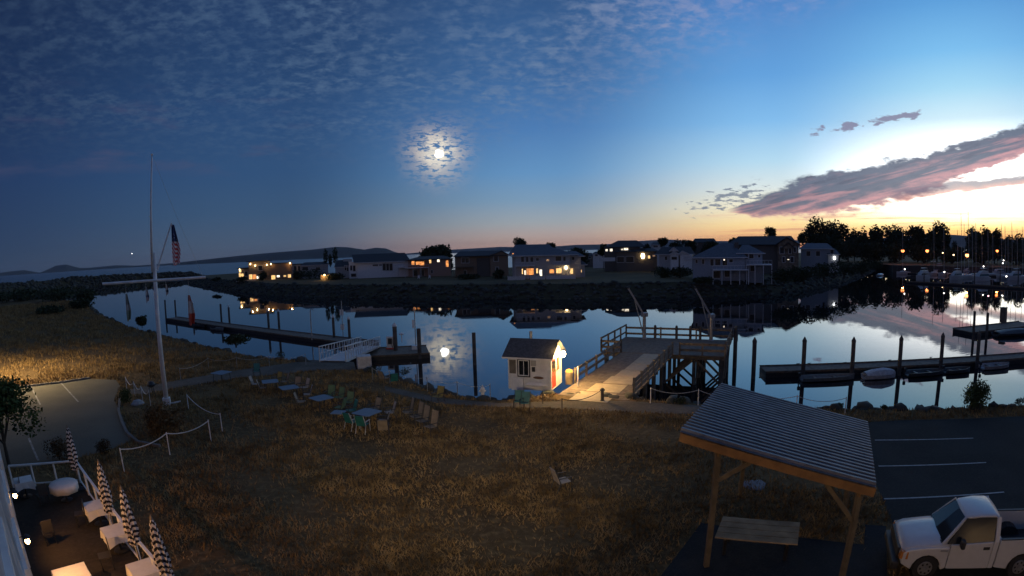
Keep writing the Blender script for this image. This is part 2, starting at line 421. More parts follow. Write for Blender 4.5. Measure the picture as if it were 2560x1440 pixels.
# breakwater at the harbour mouth
bw = [(AT(x, y, D), AT(x, y, D).z) for x, y, D in ((-60, 712, 330), (40, 708, 360), (110, 702, 385), (200, 692, 405), (300, 687, 425), (390, 682, 445), (470, 680, 458), (492, 685, 462))]
mb = MB(); A_, B_, C_ = [], [], []
for p, h in bw:
    A_.append(Vector((p.x-8, p.y-11, SEA-1))); B_.append(Vector((p.x, p.y, h))); C_.append(Vector((p.x+8, p.y+11, SEA-1)))
for i in range(len(bw)-1):
    mb.face((A_[i], A_[i+1], B_[i+1], B_[i])); mb.face((B_[i], B_[i+1], C_[i+1], C_[i]))
mb.face((A_[-1], B_[-1], C_[-1]))
tag(mb.build('breakwater', M_bank), 'long dark rubble breakwater reaching across the harbour mouth at left', 'breakwater')
rocks('breakwater_rocks', [(A_, B_), (B_, C_)], 1400, .8, 1.7, .3, 'dark armour boulders heaped on the breakwater')
# scrub-covered point at left, behind the lawn
def hill(name, pts, mt, kind='structure'):
    """pts: (px, top px, distance) ridge line; solid ridge with depth"""
    mb = MB(); n = len(pts); f_, r_, b_ = [], [], []
    for px, py, D in pts:
        p = AT(px, py, D); u = Vector((p.x, p.y, 0)).normalized(); h = max(p.z, 1.0)
        r_.append(p); f_.append(Vector((p.x, p.y, SEA-2))-u*h*3.0); b_.append(Vector((p.x, p.y, SEA-2))+u*h*3.0)
        f_[-1].z = SEA-2
    for i in range(n-1):
        m1 = [(f_[k]*.45+r_[k]*.55)+Vector((0, 0, r_[k].z*.12)) for k in (i, i+1)]
        mb.face((f_[i], f_[i+1], m1[1], m1[0])); mb.face((m1[0], m1[1], r_[i+1], r_[i])); mb.face((r_[i], r_[i+1], b_[i+1], b_[i]))
    return tag(mb.build(name, mt, smooth=False), kind=kind)
M_hill = mat('wooded_hills', (.035, .05, .045), .95, var=.3, scale=.004)
hill('far_island', [(-60, 690, 9000), (30, 678, 9000), (60, 675, 9000), (100, 682, 9000), (140, 664, 9000), (165, 661, 9000), (200, 670, 9000), (230, 669, 9000), (290, 663, 9000), (340, 664, 9000), (400, 660, 9000), (470, 655, 9000)], M_hill)
hill('headland', [(430, 658, 6000), (520, 648, 6000), (600, 639, 6000), (700, 630, 6000), (780, 624, 6000), (840, 617, 6000), (870, 618, 6000), (910, 624, 6000), (940, 619, 6000), (965, 621, 6000), (985, 629, 6000), (1010, 636, 6000), (1030, 640, 6000)], M_hill)
hill('distant_shore', [(1000, 635, 11000), (1060, 630, 11000), (1130, 624, 11000), (1200, 620, 11000), (1250, 617, 11000), (1320, 618, 11000), (1400, 615, 11000), (1440, 612, 11000), (1500, 611, 11000), (1560, 608, 11000), (1600, 602, 11000), (1640, 600, 11000), (1680, 599, 11000), (1740, 603, 11000), (1850, 602, 11000), (2000, 600, 11000)], M_hill)
hill('distant_mountain', [(2100, 603, 9000), (2200, 596, 9000), (2240, 590, 9000), (2300, 588, 9000), (2350, 585, 9000), (2400, 588, 9000), (2440, 592, 9000), (2500, 598, 9000), (2580, 600, 9000)], M_hill)

# car park at left
def sheet(name, pts, z, mt, kind='structure', parent=None):
    o = MB().sheet([(p[0], p[1]) for p in pts], z).build(name, mt)
    if parent: o.parent = parent
    return tag(o, kind=kind) if kind else o
lot = sheet('car_park', [G(-90, 985), G(0, 975), G(150, 958), G(225, 947), G(290, 950), G(300, 965), G(285, 1000), G(300, 1030), G(315, 1060), G(330, 1100), G(275, 1125), G(215, 1140), G(100, 1165), G(20, 1172), G(-90, 1200)], .008, M_asph2)
def stripe(a, b, w, parent, z=.018, pm=None):
    a, b = Vector((a[0], a[1], z)), Vector((b[0], b[1], z)); d = (b-a).normalized(); r = Vector((-d.y, d.x, 0))*w/2
    o = MB().face((a-r, b-r, b+r, a+r)).build('bay_line', pm or M_paint); o.parent = parent; return o
for a, b in (((152, 957), (196, 1005)), ((78, 968), (101, 1012)), ((2, 977), (12, 1000)), ((72, 1096), (96, 1152))): stripe(G(*a), G(*b), .12, lot, pm=M_paintf)
kb = MB(); pts = [G(-90, 985), G(0, 975), G(150, 958), G(225, 947)]
for a, b in zip(pts, pts[1:]): kb.beam(a+Vector((0, 0, .07)), b+Vector((0, 0, .07)), .18, .16)
tag(kb.build('kerb', mat('kerb_concrete', (.16, .15, .13), .85)), kind='structure')
# worn path along the lawn edge and the apron at the pier
path = [(320, 975), (450, 950), (600, 925), (780, 900), (885, 905), (890, 925), (800, 925), (600, 945), (450, 968), (335, 990)]
sheet('path', [G(*p) for p in path], .010, M_gravel)
sheet('gravel_path', [G(*p) for p in ((960, 965), (1100, 995), (1250, 1008), (1400, 1003), (1560, 1002), (1750, 1014), (1765, 1036), (1600, 1032), (1440, 1022), (1300, 1020), (1100, 1010), (965, 978))], .010, M_gravel)
# asphalt lot at right, mulch pad under the shelter
rlot = sheet('parking_lot', [Vector((13.4, 24.6, 0)), Vector((20, 23.0, 0)), Vector((27.5, 19.8, 0)), Vector((42, 12, 0)), Vector((42, -6, 0)), Vector((9.6, 6.5, 0)), Vector((10.2, 9.2, 0)), Vector((12.2, 13.2, 0)), Vector((15.6, 20.5, 0)), Vector((13.0, 22.8, 0))], .008, M_asph)
for a, b in (((2187, 1101), (2433, 1096)), ((2196, 1166), (2465, 1157)), ((2210, 1248), (2510, 1231)), ((2218, 1356), (2560, 1330))): stripe(G(*a), G(*b), .10, rlot)
# ------------------------------------------------------------------ materials for built things
M_white = mat('white_paint', (.72, .71, .68), .55, var=.12, scale=2)
M_wood = mat('weathered_timber', (.16, .125, .09), .85, var=.35, scale=3, bump=.3)
M_wood2 = mat('new_timber', (.24, .125, .04), .75, var=.2, scale=3, bump=.2)
M_post = mat('shelter_post_timber', (.14, .108, .06), .8, var=.25, scale=3, bump=.2)
M_tply = mat('stained_plywood', (.26, .18, .09), .75, var=.1, scale=1.2, c2=(.46, .34, .19))
M_ply = mat('plywood', (.42, .34, .22), .75, var=.12, scale=2)
M_dark = mat('dark_metal', (.03, .032, .035), .5, metal=.4)
M_galv = mat('galvanised_steel', (.32, .33, .34), .45, metal=.6)
M_alu = mat('aluminium', (.55, .56, .58), .4, metal=.5)
M_pile = mat('creosoted_pile', (.085, .075, .065), .85, var=.4, scale=1.5, bump=.3)
M_cap = mat('white_pile_cap', (.6, .6, .58), .5)
M_rope = mat('white_rope', (.55, .53, .47), .8)
M_glass = mat('dark_glass', (.012, .016, .02), .06, var=.1, spec=.8)
M_conc = mat('concrete', (.36, .35, .33), .85, var=.15, scale=2)
M_shingle = mat('asphalt_shingle', (.055, .06, .07), .85, var=.35, scale=6, bump=.3)
M_red = mat('red_paint', (.55, .055, .03), .5, var=.1)
M_green = mat('green_plastic', (.02, .15, .135), .5)

# ------------------------------------------------------------------ ticket shed with the lamp
su = Vector((.927, -.375, 0)).normalized(); sv = Vector((.375, .927, 0)).normalized(); SA = Vector((2.3, 34.45, 0))-su*2.9
def sh(a, b, z): return SA+su*a+sv*b+Vector((0, 0, z))
shed = thing('ticket_shed', 'small white hut with dark pitched roof and red door under a bright lamp', 'hut', SA)
W_, D_, EV, RG = 2.9, 2.5, 2.28, 3.1
mb = MB()
mb.hexa([sh(0, 0, 0), sh(W_, 0, 0), sh(W_, D_, 0), sh(0, D_, 0)], [sh(0, 0, EV), sh(W_, 0, EV), sh(W_, D_, EV), sh(0, D_, EV)])
for a in (0, W_-.06): mb.hexa([sh(a, 0, EV), sh(a+.06, 0, EV), sh(a+.06, D_, EV), sh(a, D_, EV)], [sh(a, D_/2-.02, RG-.06), sh(a+.06, D_/2-.02, RG-.06), sh(a+.06, D_/2+.02, RG-.06), sh(a, D_/2+.02, RG-.06)])
mb.build('wall', M_white, shed)
mb = MB()
for s_ in (0, 1):
    y0, y1 = (-.28, D_/2) if s_ == 0 else (D_+.28, D_/2)
    z0 = EV-.17
    mb.hexa([sh(-.3, y0, z0), sh(W_+.25, y0, z0), sh(W_+.25, y1, RG), sh(-.3, y1, RG)], [sh(-.3, y0, z0+.09), sh(W_+.25, y0, z0+.09), sh(W_+.25, y1, RG+.09), sh(-.3, y1, RG+.09)])
shr = mb.build('roof', M_shingle, shed)
MB().beam(sh(-.3, -.285, EV-.16), sh(W_+.25, -.285, EV-.16), .03, .11).build('fascia', M_white, shr)
MB().tube(sh(1.1, D_/2+.2, RG-.1), sh(1.1, D_/2+.2, RG+.55), .1, n=10).build('chimney', M_galv, shr)
def shwin(a0, a1, z0, z1, fm, ft, nm):
    f = MB(); e = -.02
    for (p, q, r, s_) in ((a0-ft, a1+ft, z1, z1+ft), (a0-ft, a1+ft, z0-ft, z0), (a0-ft, a0, z0, z1), (a1, a1+ft, z0, z1)):
        f.hexa([sh(p, e-.03, r), sh(q, e-.03, r), sh(q, .01, r), sh(p, .01, r)], [sh(p, e-.03, s_), sh(q, e-.03, s_), sh(q, .01, s_), sh(p, .01, s_)])
    fr = f.build(nm, fm, shed)
    MB().hexa([sh(a0, -.012, z0), sh(a1, -.012, z0), sh(a1, .004, z0), sh(a0, .004, z0)], [sh(a0, -.012, z1), sh(a1, -.012, z1), sh(a1, .004, z1), sh(a0, .004, z1)]).build('pane', M_glass, fr)
    return fr
M_board = mat('grey_board', (.16, .14, .11), .8)
MB().hexa([sh(.1, -.03, 1.05), sh(.55, -.03, 1.05), sh(.55, .0, 1.05), sh(.1, .0, 1.05)], [sh(.1, -.03, 1.95), sh(.55, -.03, 1.95), sh(.55, .0, 1.95), sh(.1, .0, 1.95)]).build('notice_board', M_board, shed)
w = shwin(.78, 1.42, .98, 1.92, M_white, .05, 'window')
MB().beam(sh(1.1, -.035, .98), sh(1.1, -.035, 1.92), .04, .04, (0, 1, 0)).build('mullion', M_white, w)
f = MB()
for (p, q, r, s_) in ((.66, 1.54, 1.97, 2.05), (.66, 1.54, .85, .93), (.66, .73, .93, 1.97), (1.47, 1.54, .93, 1.97)):
    f.hexa([sh(p, -.045, r), sh(q, -.045, r), sh(q, 0, r), sh(p, 0, r)], [sh(p, -.045, s_), sh(q, -.045, s_), sh(q, 0, s_), sh(p, 0, s_)])
f.build('window_trim', M_dark, w)
MB().hexa([sh(1.6, -.06, 1.62), sh(1.95, -.06, 1.62), sh(1.95, 0, 1.62), sh(1.6, 0, 1.62)], [sh(1.6, -.06, 1.98), sh(1.95, -.06, 1.98), sh(1.95, 0, 1.98), sh(1.6, 0, 1.98)]).build('notice_sign', M_conc, shed)
MB().hexa([sh(1.68, -.09, 1.25), sh(1.88, -.09, 1.25), sh(1.88, 0, 1.25), sh(1.68, 0, 1.25)], [sh(1.68, -.09, 1.55), sh(1.88, -.09, 1.55), sh(1.88, 0, 1.55), sh(1.68, 0, 1.55)]).build('meter_box', M_dark, shed)
mb = MB()
secs = []
for t in range(9):
    q = -1+t*.25; hh_ = .09*math.sqrt(max(.02, 1-q*q)); secs.append([sh(2.1+q*.36, -.04, .86-hh_), sh(2.1+q*.36, -.07, .86), sh(2.1+q*.36, -.04, .86+hh_), sh(2.1+q*.36, 0.0, .86)])
mb.loft(secs).build('oval_plaque', mat('brown_plaque', (.12, .06, .03), .6), shed)
def shside(b0, b1, z0, z1, t=.03, o=0.0): return MB().hexa([sh(W_+o, b0, z0), sh(W_+o+t, b0, z0), sh(W_+o+t, b1, z0), sh(W_+o, b1, z0)], [sh(W_+o, b0, z1), sh(W_+o+t, b0, z1), sh(W_+o+t, b1, z1), sh(W_+o, b1, z1)])
door = shside(.16, 1.02, .12, 2.02, .04).build('door', M_red, shed)
shside(.26, .92, 1.12, 1.9, .015, .04).build('pane', M_glass, door)
MB().tube(sh(W_+.05, .24, 1.02), sh(W_+.12, .24, 1.02), .03).build('handle', M_galv, door)
dfm = MB()
for b0, b1, z0, z1 in ((.06, .155, .05, 2.12), (1.025, 1.12, .05, 2.12), (.155, 1.025, 2.025, 2.12), (.155, 1.025, .05, .115)):
    i = shside(b0, b1, z0, z1, .055); n0 = len(dfm.v); dfm.v += i.v; dfm.f += [tuple(k+n0 for k in q) for q in i.f]
dfm.build('door_frame', M_white, shed)
shside(1.3, 1.62, 1.15, 1.95, .1).build('extinguisher_cabinet', M_red, shed)
LP_ = sh(W_+.5, .95, 2.42)
fx = MB().tube(sh(W_, .95, 2.5), LP_+Vector((0, 0, .08)), .025).build('lamp_arm', M_galv, shed)
MB().lathe([(.03, .2), (.14, .14), (.2, .09), (.19, .07)], LP_, 12).build('lamp_shade', M_galv, fx)
MB().lathe([(.08, -.34), (.2, -.26), (.24, -.12), (.2, .02), (.08, .07)], LP_, 12).build('bulb', emit('shed_bulb', (1, .72, .34), 90), fx)
lamp('shed_lamp', shed, LP_+Vector((.42, .1, -.15)), 900, (1, .60, .20), .12)
lamp('shed_lamp', shed, sh(W_+.5, .3, 2.7), 60, (1, .62, .24), .1)
# kayak-like tarp bundle and board leaning on the front wall
mb = MB(); mb.hexa([sh(.3, -.28, 0), sh(1.15, -.28, 0), sh(1.15, -.05, 0), sh(.3, -.05, 0)], [sh(.33, -.2, .78), sh(1.1, -.2, .8), sh(1.1, -.05, .8), sh(.33, -.05, .78)])
tag(mb.build('storage_box', M_white, bevel=.03), 'pale storage box against the front of the white hut', 'box')
mb = MB(); secs = []
for t in range(11):
    q = -1+t*.2; h_ = .16*math.sqrt(max(.02, 1-q*q)); c_ = sh(2.0+q*.75, -.2, .42)
    secs.append([c_+Vector((0, -.06, -h_)), c_+Vector((0, -.12, 0)), c_+Vector((0, -.03, h_)), c_+Vector((0, .05, 0))])
tag(mb.loft(secs).build('paddle_board', M_white), 'pale board leaning along the hut wall right of the storage box', 'board')

# ------------------------------------------------------------------ pier
PO = Vector((5.4, 33.8, 0)); pu = Vector((.447, .894, 0)).normalized(); pv = Vector((pu.y, -pu.x, 0))
def pp(s_, t, z=0.0): return PO+pu*s_+pv*t+Vector((0, 0, z))
pier = thing('pier', 'weathered timber pier with plank railings running out from the hut', 'pier', pp(0, 0))
S0, S1, S2, T0, T1, WT = -1.5, 13.4, 22.0, -4.1, 6.8, 2.3
k = 0
npl = int((S1-S0)/.3)
plank = None
for i in range(npl):
    a = S0+i*.3
    MB().hexa([pp(a, -WT, -.08+.004*(i % 3)), pp(a, WT, -.08+.004*(i % 3)), pp(a+.285, WT, -.08+.004*(i % 3)), pp(a+.285, -WT, -.08+.004*(i % 3))], [pp(a, -WT, .02+.004*(i % 3)), pp(a, WT, .02+.004*(i % 3)), pp(a+.285, WT, .02+.004*(i % 3)), pp(a+.285, -WT, .02+.004*(i % 3))]).build('deck_plank', M_wood, pier)
for i in range(int((S2-S1)/.3)):
    a = S1+i*.3; z = .004*(i*7 % 3)
    MB().hexa([pp(a, T0, -.08+z), pp(a, T1, -.08+z), pp(a+.285, T1, -.08+z), pp(a+.285, T0, -.08+z)], [pp(a, T0, .02+z), pp(a, T1, .02+z), pp(a+.285, T1, .02+z), pp(a+.285, T0, .02+z)]).build('deck_plank', M_wood, pier)
for i, (a, t0, t1) in enumerate(((-2.4, -1.2, 1.2), (-.1, -.9, 1.3), (2.2, -.5, 1.5), (4.4, -.3, 1.5), (6.6, -.2, 1.4), (8.8, -.2, 1.3), (11.0, -.2, 1.3))):
    MB().hexa([pp(a, t0, .03), pp(a, t1, .03), pp(a+2.15, t1, .03), pp(a+2.15, t0, .03)], [pp(a, t0, .045), pp(a, t1, .045), pp(a+2.15, t1, .045), pp(a+2.15, t0, .045)]).build('walkway_panel', M_ply, pier)
def railing(p0, p1, nb, h, zb=0.0, boards=(.45, .95), bw_=.2, mt=M_wood, post=.14):
    n = max(1, round((p1-p0).length/nb))
    for i in range(n+1):
        q = p0.lerp(p1, i/n); MB().box((q.x, q.y, zb+h/2), (post, post, h), math.atan2(pu.y, pu.x)).build('rail_post', mt, pier)
    for z in boards: MB().beam(p0+Vector((0, 0, zb+z)), p1+Vector((0, 0, zb+z)), .05, bw_).build('rail_board', mt, pier)
    return n
railing(pp(S0+3.2, -WT), pp(S1, -WT), 2.4, 1.1)
railing(pp(S0+1.2, WT), pp(S1-.2, WT), 2.0, 1.15, boards=(.3, .62, .95), bw_=.26)
railing(pp(S1, T0), pp(S2, T0), 2.2, 1.3, boards=(.5, 1.22), bw_=.16)
railing(pp(S1, T0), pp(S1, -WT), 1.8, 1.1)
railing(pp(S2, T0), pp(S2, T1), 3.2, 1.1, boards=(.35, .95), bw_=.2)
railing(pp(S1+.4, T1), pp(S2, T1), 2.2, 1.2, boards=(.35, .7, 1.05), bw_=.22)
railing(pp(S1, WT+.6), pp(S1, T1), 2.2, 1.1)
for t in (-1.0, 1.2, 2.6, 3.6): MB().lathe([(.14, -.2), (.14, 1.2), (.1, 1.3), (.02, 1.34)], pp(S2-.25, t), 8).build('mooring_post', M_pile, pier)
for a in [1.5, 4.5, 7.5, 10.5]:
    for t in (-1.9, 0, 1.9): MB().tube(pp(a, t, -4.5), pp(a, t, -.3), .16, n=8).build('pile', M_pile, pier)
    MB().beam(pp(a, -2.2, -.25), pp(a, 2.2, -.25), .3, .3).build('pile_cap', M_wood, pier)
for a in (13.8, 16.4, 19.0, 21.6):
    for t in (-3.7, -1.1, 1.5, 4.1, 6.4): MB().tube(pp(a, t, -4.5), pp(a, t, -.3), .17, n=8).build('pile', M_pile, pier)
    MB().beam(pp(a, -4.0, -.25), pp(a, 6.7, -.25), .3, .3).build('pile_cap', M_wood, pier)
    MB().beam(pp(a+.2, 1.5, -2.6), pp(a+.2, 4.1, -.4), .07, .2).build('cross_brace', M_wood, pier)
    MB().beam(pp(a+.2, 6.4, -2.6), pp(a+.2, 4.1, -.4), .07, .2).build('cross_brace', M_wood, pier)
for t in (4.1, 6.4):
    for a in (13.8, 16.4, 19.0): MB().beam(pp(a, t+.2, -2.6), pp(a+2.6, t+.2, -.4), .07, .2).build('cross_brace', M_wood, pier)
for a in (21.2, 22.2): MB().tube(pp(a, T1+.35, -4.5), pp(a, T1+.35, 1.35), .2, .17, n=10).build('fender_pile', M_pile, pier)

def crane(loc, label, tipdir):
    c = thing('davit_crane', label, 'crane', loc, group='boat davits on the pier')
    L = Vector(loc); hd = L+Vector((0, 0, 2.3)); tip = L+tipdir
    MB().tube(L, hd+Vector((0, 0, -.1)), .19, .17, 10).build('post', M_galv, c)
    MB().lathe([(.3, 0), (.3, .03), (.22, .1)], L, 10).build('base_plate', M_galv, c)
    MB().box(hd+Vector((0, 0, .1)), (.62, .5, .42), .4).build('winch_housing', M_galv, c, bevel=.05)
    MB().beam(hd+Vector((0, 0, .0)), tip, .11, .16).build('boom', M_galv, c)
    md_ = (hd+(tip-hd)*.62)
    MB().tube(L+Vector((-.1, 0, .35)), md_, .055, n=8).build('strut', M_galv, c)
    MB().lathe([(.1, -.08), (.14, 0), (.1, .08)], tip, 8).build('sheave', M_dark, c)
    MB().tube(hd+Vector((.02, -.3, .2)), L+Vector((.02, -.35, .6)), .012, n=5).build('cable', M_dark, c)
    return c
crane(pp(21.2, -2.0, .02), 'grey davit crane at the left corner of the pier head', Vector((-1.75, -.4, 5.15)))
crane(pp(21.2, 4.75, .02), 'grey davit crane at the right corner of the pier head', Vector((-1.85, -.4, 5.2)))

# items beside the hut and at the pier foot
def post(name, base, h, r, mt, label, cat, group=None, n=8):
    o = thing(name, label, cat, base, group=group)
    MB().lathe([(r, -.1), (r, h-.02), (r*.7, h)], base, n).build('shaft', mt, o)
    return o
post('marker_post', G(1445, 967), 1.35, .05, M_white, 'slim white marker post at the foot of the pier ramp', 'post')
b = thing('rope_bollard', 'short dark bollard holding ropes in front of the lit walkway', 'bollard', G(1506, 1003))
p_ = G(1506, 1003); MB().lathe([(.11, -.1), (.1, .62), (.14, .66), (.14, .74), (.06, .82)], p_, 10).build('shaft', M_pile, b); MB().lathe([(.16, 0), (.16, .05)], p_, 10).build('base', M_dark, b)
hy = thing('fire_hydrant', 'small white fire hydrant on the gravel left of the hut', 'hydrant', G(1207, 992)); p_ = G(1207, 992)
MB().lathe([(.17, -.05), (.17, .05), (.12, .06), (.12, .45), (.16, .47), (.16, .51), (.13, .58), (.05, .68), (.05, .74), (.02, .76)], p_, 12).build('body', M_white, hy)
for s_ in (-1, 1): MB().tube(p_+Vector((s_*.1, 0, .38)), p_+Vector((s_*.22, 0, .38)), .06).build('outlet', M_white, hy)
tr = thing('litter_bin', 'rusty litter bin beside the red hut door', 'bin', G(1423, 960)); p_ = G(1423, 960)
MB().lathe([(.26, 0), (.28, .8), (.24, .86)], p_, 12).build('body', M_wood, tr); MB().lathe([(.29, .86), (.2, 1.0), (.05, 1.05)], p_, 12).build('lid', mat('orange_lid', (.4, .2, .05), .6), tr)
def rope_line(name, pts, sag, label, cat='rope fence', r=.018, ph=.95, pr=.03, mt=M_rope, pmt=M_white):
    o = thing(name, label, cat, pts[0])
    for p in pts: MB().lathe([(pr, -.1), (pr, ph), (pr*.5, ph+.03)], p, 6).build('fence_post', pmt, o)
    for a, b in zip(pts, pts[1:]):
        q = []
        for i in range(9):
            t = i/8; p = a.lerp(b, t); q.append(p+Vector((0, 0, ph-.04-sag*4*t*(1-t))))
        MB().path(q, r, 5).build('rope', mt, o)
    return o
rope_line('rope_fence', [G(1357, 1010), G(1405, 1030), G(1506, 1004)], .3, 'dark slack ropes strung between posts before the lit walkway', mt=M_dark, pmt=M_pile, ph=.8)
rope_line('rope_fence', [G(1626, 1008), G(1745, 1013), Vector((12.6, 28.4, 0)), G(1990, 1030), G(2112, 1035)], .25, 'pale rope and posts along the bank between pier and shelter')
rope_line('rope_fence', [G(298+13, 1180), G(425, 1137), G(528, 1103)], .22, 'thick white rope on posts before the round bush by the flagpole', r=.03, ph=1.12)
rope_line('rope_fence', [G(472, 1025), G(556, 1078)], .3, 'white rope sagging right of the flagpole', r=.025, ph=1.0)
rope_line('rope_fence', [G(318, 978), G(338, 990), G(357, 1003), G(377, 1015)], .35, 'white looping rope left of the flagpole beside the car park', r=.03, ph=1.05, pr=.02)
rope_line('rope_fence', [G(452, 950), G(522, 922), G(593, 920), G(674, 917), G(765, 912)], .25, 'faint thin posts and line along the path behind the lawn tables', r=.01, pr=.025, pmt=M_galv)
rope_line('rope_fence', [G(932, 950), G(975, 960), G(1069, 978), G(1144, 990), G(1226, 998)], .2, 'thin grey posts along the shore between gangway and hydrant', r=.01, pr=.025, pmt=M_galv)
# ------------------------------------------------------------------ corrugated shelter
HX, HY, HP, HL, HW, ZH, ZL = 4.36, 13.63, -.575, 5.41, 5.48, 4.15, 3.10
hu = Vector((math.cos(HP), math.sin(HP), 0)); hv = Vector((-hu.y, hu.x, 0))
def hp(a, b, z): return Vector((HX, HY, 0))+hu*a+hv*b+Vector((0, 0, z))
def rz_(a): return ZH+(ZL-ZH)*a/HL
shl = thing('picnic_shelter', 'timber picnic shelter with a corrugated metal lean-to roof', 'shelter', hp(HL/2, HW/2, 0))
NR = 22; mb = MB(); prof = []
for i in range(NR):
    for fr_, h in ((0, 0), (.4, .0), (.52, .075), (.88, .075)): prof.append((HW*(i+fr_)/NR, h))
prof.append((HW, 0))
n_ = len(prof); NS = 6
for j in range(NS+1):
    a = HL*j/NS
    for b_, h in prof: mb.v.append(tuple(hp(a, b_, rz_(a)+h)))
for j in range(NS):
    for i in range(n_-1): mb.f.append((j*n_+i, j*n_+i+1, (j+1)*n_+i+1, (j+1)*n_+i))
mb.build('corrugated_roof', mat('roof_sheet', (.12, .125, .14), .5, metal=.4, var=.25, scale=1.5), shl)
for b_ in (.02, HW-.02): MB().beam(hp(0, b_, rz_(0)-.16), hp(HL, b_, rz_(HL)-.16), .05, .24).build('rake_board', M_wood2, shl)
for a in (.03, HL-.03): MB().beam(hp(a, .08, rz_(a)-.13), hp(a, HW-.08, rz_(a)-.13), .05, .2).build('fascia_board', M_wood2, shl)
for i in range(1, 7): MB().beam(hp(.1, HW*i/7, rz_(.1)-.12), hp(HL-.1, HW*i/7, rz_(HL-.1)-.12), .05, .18).build('rafter', M_wood2, shl)
for a in (1.05, 5.0):
    for b_ in (.18, HW-.25):
        MB().beam(hp(a, b_, -.1), hp(a, b_, rz_(a)-.2), .14, .14).build('post', M_post, shl)
        s_ = 1 if a < 3 else -1
        MB().beam(hp(a+s_*.05, b_, rz_(a)-1.15), hp(a+s_*1.0, b_, rz_(a+s_*1.0)-.25), .09, .12).build('knee_brace', M_post, shl)
    MB().beam(hp(a, .1, rz_(a)-.32), hp(a, HW-.1, rz_(a)-.32), .09, .2).build('header_beam', M_wood2, shl)
pad = sheet('mulch_pad', [hp(-.1, -1.9, 0), hp(5.6, -1.9, 0), hp(5.7, 2.6, 0), hp(.2, 2.8, 0)], .014, M_mulch)
sheet('mulch_edge', [hp(5.55, -2.5, 0), hp(6.3, -2.5, 0), hp(6.5, 4.0, 0), hp(5.75, 4.0, 0)], .012, M_mulch)
tb = thing('picnic_table', 'pale wooden table standing on dark mulch under the shelter roof', 'table', G(1895, 1330, .75)*1.0)
tb.location.z = 0
c4_ = [G(1808, 1290, .75), G(2000, 1305, .75), G(1990, 1358, .75), G(1787, 1343, .75)]
e_ = c4_[1]-c4_[0]; f_ = c4_[3]-c4_[0]
for i in range(4):
    a0, a1 = i/4+.01, (i+1)/4-.01
    q = [c4_[0]+f_*a0, c4_[0]+e_+f_*a0, c4_[0]+e_+f_*a1, c4_[0]+f_*a1]
    MB().hexa([p+Vector((0, 0, -.04)) for p in q], q).build('top_plank', M_tply, tb)
for a in (.12, .88):
    for b_ in (.2, .8):
        p = c4_[0]+e_*a+f_*b_; MB().beam(Vector((p.x, p.y, .005)), p+Vector((0, 0, -.05)), .09, .09).build('leg', M_dark, tb)
    MB().beam(c4_[0]+e_*a+f_*.05+Vector((0, 0, -.08)), c4_[0]+e_*a+f_*.95+Vector((0, 0, -.08)), .06, .06).build('bearer', M_wood, tb)
p_ = G(1885, 1213); bl = thing('flat_patch', 'dark flat bluish patch on the grass behind the mulch pad', 'stone', p_)
M_patch = mat('bluish_patch', (.13, .14, .16), .7)  # dark bluish tone of the thin flat patch on the grass
MB().lathe([(.5, -.05), (.52, .02), (.4, .05), (.1, .06)], p_, 9, lambda k, z: 1+.15*math.sin(k*2.1)).build('slab', M_patch, bl)
# ------------------------------------------------------------------ floating docks, gangway
DK = -2.1
def dock(name, a, b, w, label, planks=True, mt=M_wood):
    o = thing(name, label, 'dock', Vector((a.x, a.y, SEA)))
    d = (b-a); L = d.length; d = d/L; r = Vector((-d.y, d.x, 0))
    MB().hexa([a+Vector((0, 0, -.75)), b+Vector((0, 0, -.75)), b+r*w+Vector((0, 0, -.75)), a+r*w+Vector((0, 0, -.75))], [a+Vector((0, 0, -.09)), b+Vector((0, 0, -.09)), b+r*w+Vector((0, 0, -.09)), a+r*w+Vector((0, 0, -.09))]).build('float', M_dark, o)
    n = max(1, round(L/2.4))
    for i in range(n):
        p, q = a+d*(L*i/n+.03), a+d*(L*(i+1)/n-.03)
        MB().hexa([p+Vector((0, 0, -.085)), q+Vector((0, 0, -.085)), q+r*w+Vector((0, 0, -.085)), p+r*w+Vector((0, 0, -.085))], [p, q, q+r*w, p+r*w]).build('deck_panel', mt, o)
    for s_ in (0, 1): MB().beam(a+r*w*s_+Vector((0, 0, .06)), b+r*w*s_+Vector((0, 0, .06)), .14, .12).build('bull_rail', M_wood, o)
    return o, d, r
LA, LB = G(413, 796, DK), G(905, 862, DK)
dock('floating_dock', LA, LB, 3.0, 'long dark floating dock across the channel at left with pilings')
FA = LB+(LB-LA).normalized()*.4; FB = G(1085, 889, DK)
fuel, fd, frr = dock('fuel_dock', Vector((-17.9, 58.2, DK)), Vector((-9.3, 60.2, DK)), 5.4, 'wide floating fuel dock at the foot of the gangway')
def pile(p, z, r, label, cap=True, group=None, cone=M_cap):
    o = thing('mooring_pile', label, 'pile', Vector((p[0], p[1], SEA)), group=group); q = Vector((p[0], p[1], 0))
    MB().tube(q+Vector((0, 0, -5)), q+Vector((0, 0, z)), r, r*.96, 10).build('shaft', M_pile, o)
    if cap: MB().lathe([(r*1.08, -.05), (r*1.05, .08), (.03, .42)], q+Vector((0, 0, z)), 10).build('cap', cone, o)
    return o
GL = 'pilings of the left floating dock'
for px, py, cap, lab in ((412, 750, 0, 'outermost slim pile at the left end of the left dock'), (437, 750, 0, 'second slim pile from the left end of the left dock'), (480, 752, 1, 'capped pile just right of the red and white flag'),
                    (551, 760, 0, 'left of the paired piles midway along the left dock'), (571, 762, 1, 'right of the paired piles midway along the left dock'),
                    (669, 772, 1, 'left of the paired piles in front of the lit reflections'), (695, 772, 1, 'right of the paired piles in front of the lit reflections'),
                    (832, 786, 1, 'white-capped pile left of the double white dock signs'), (871, 790, 1, 'white-capped pile right of the double white dock signs')):
    g_ = G(px, py, 1.1); pile(g_, 1.1-(.4 if cap else 0), .2, lab, cap, GL)
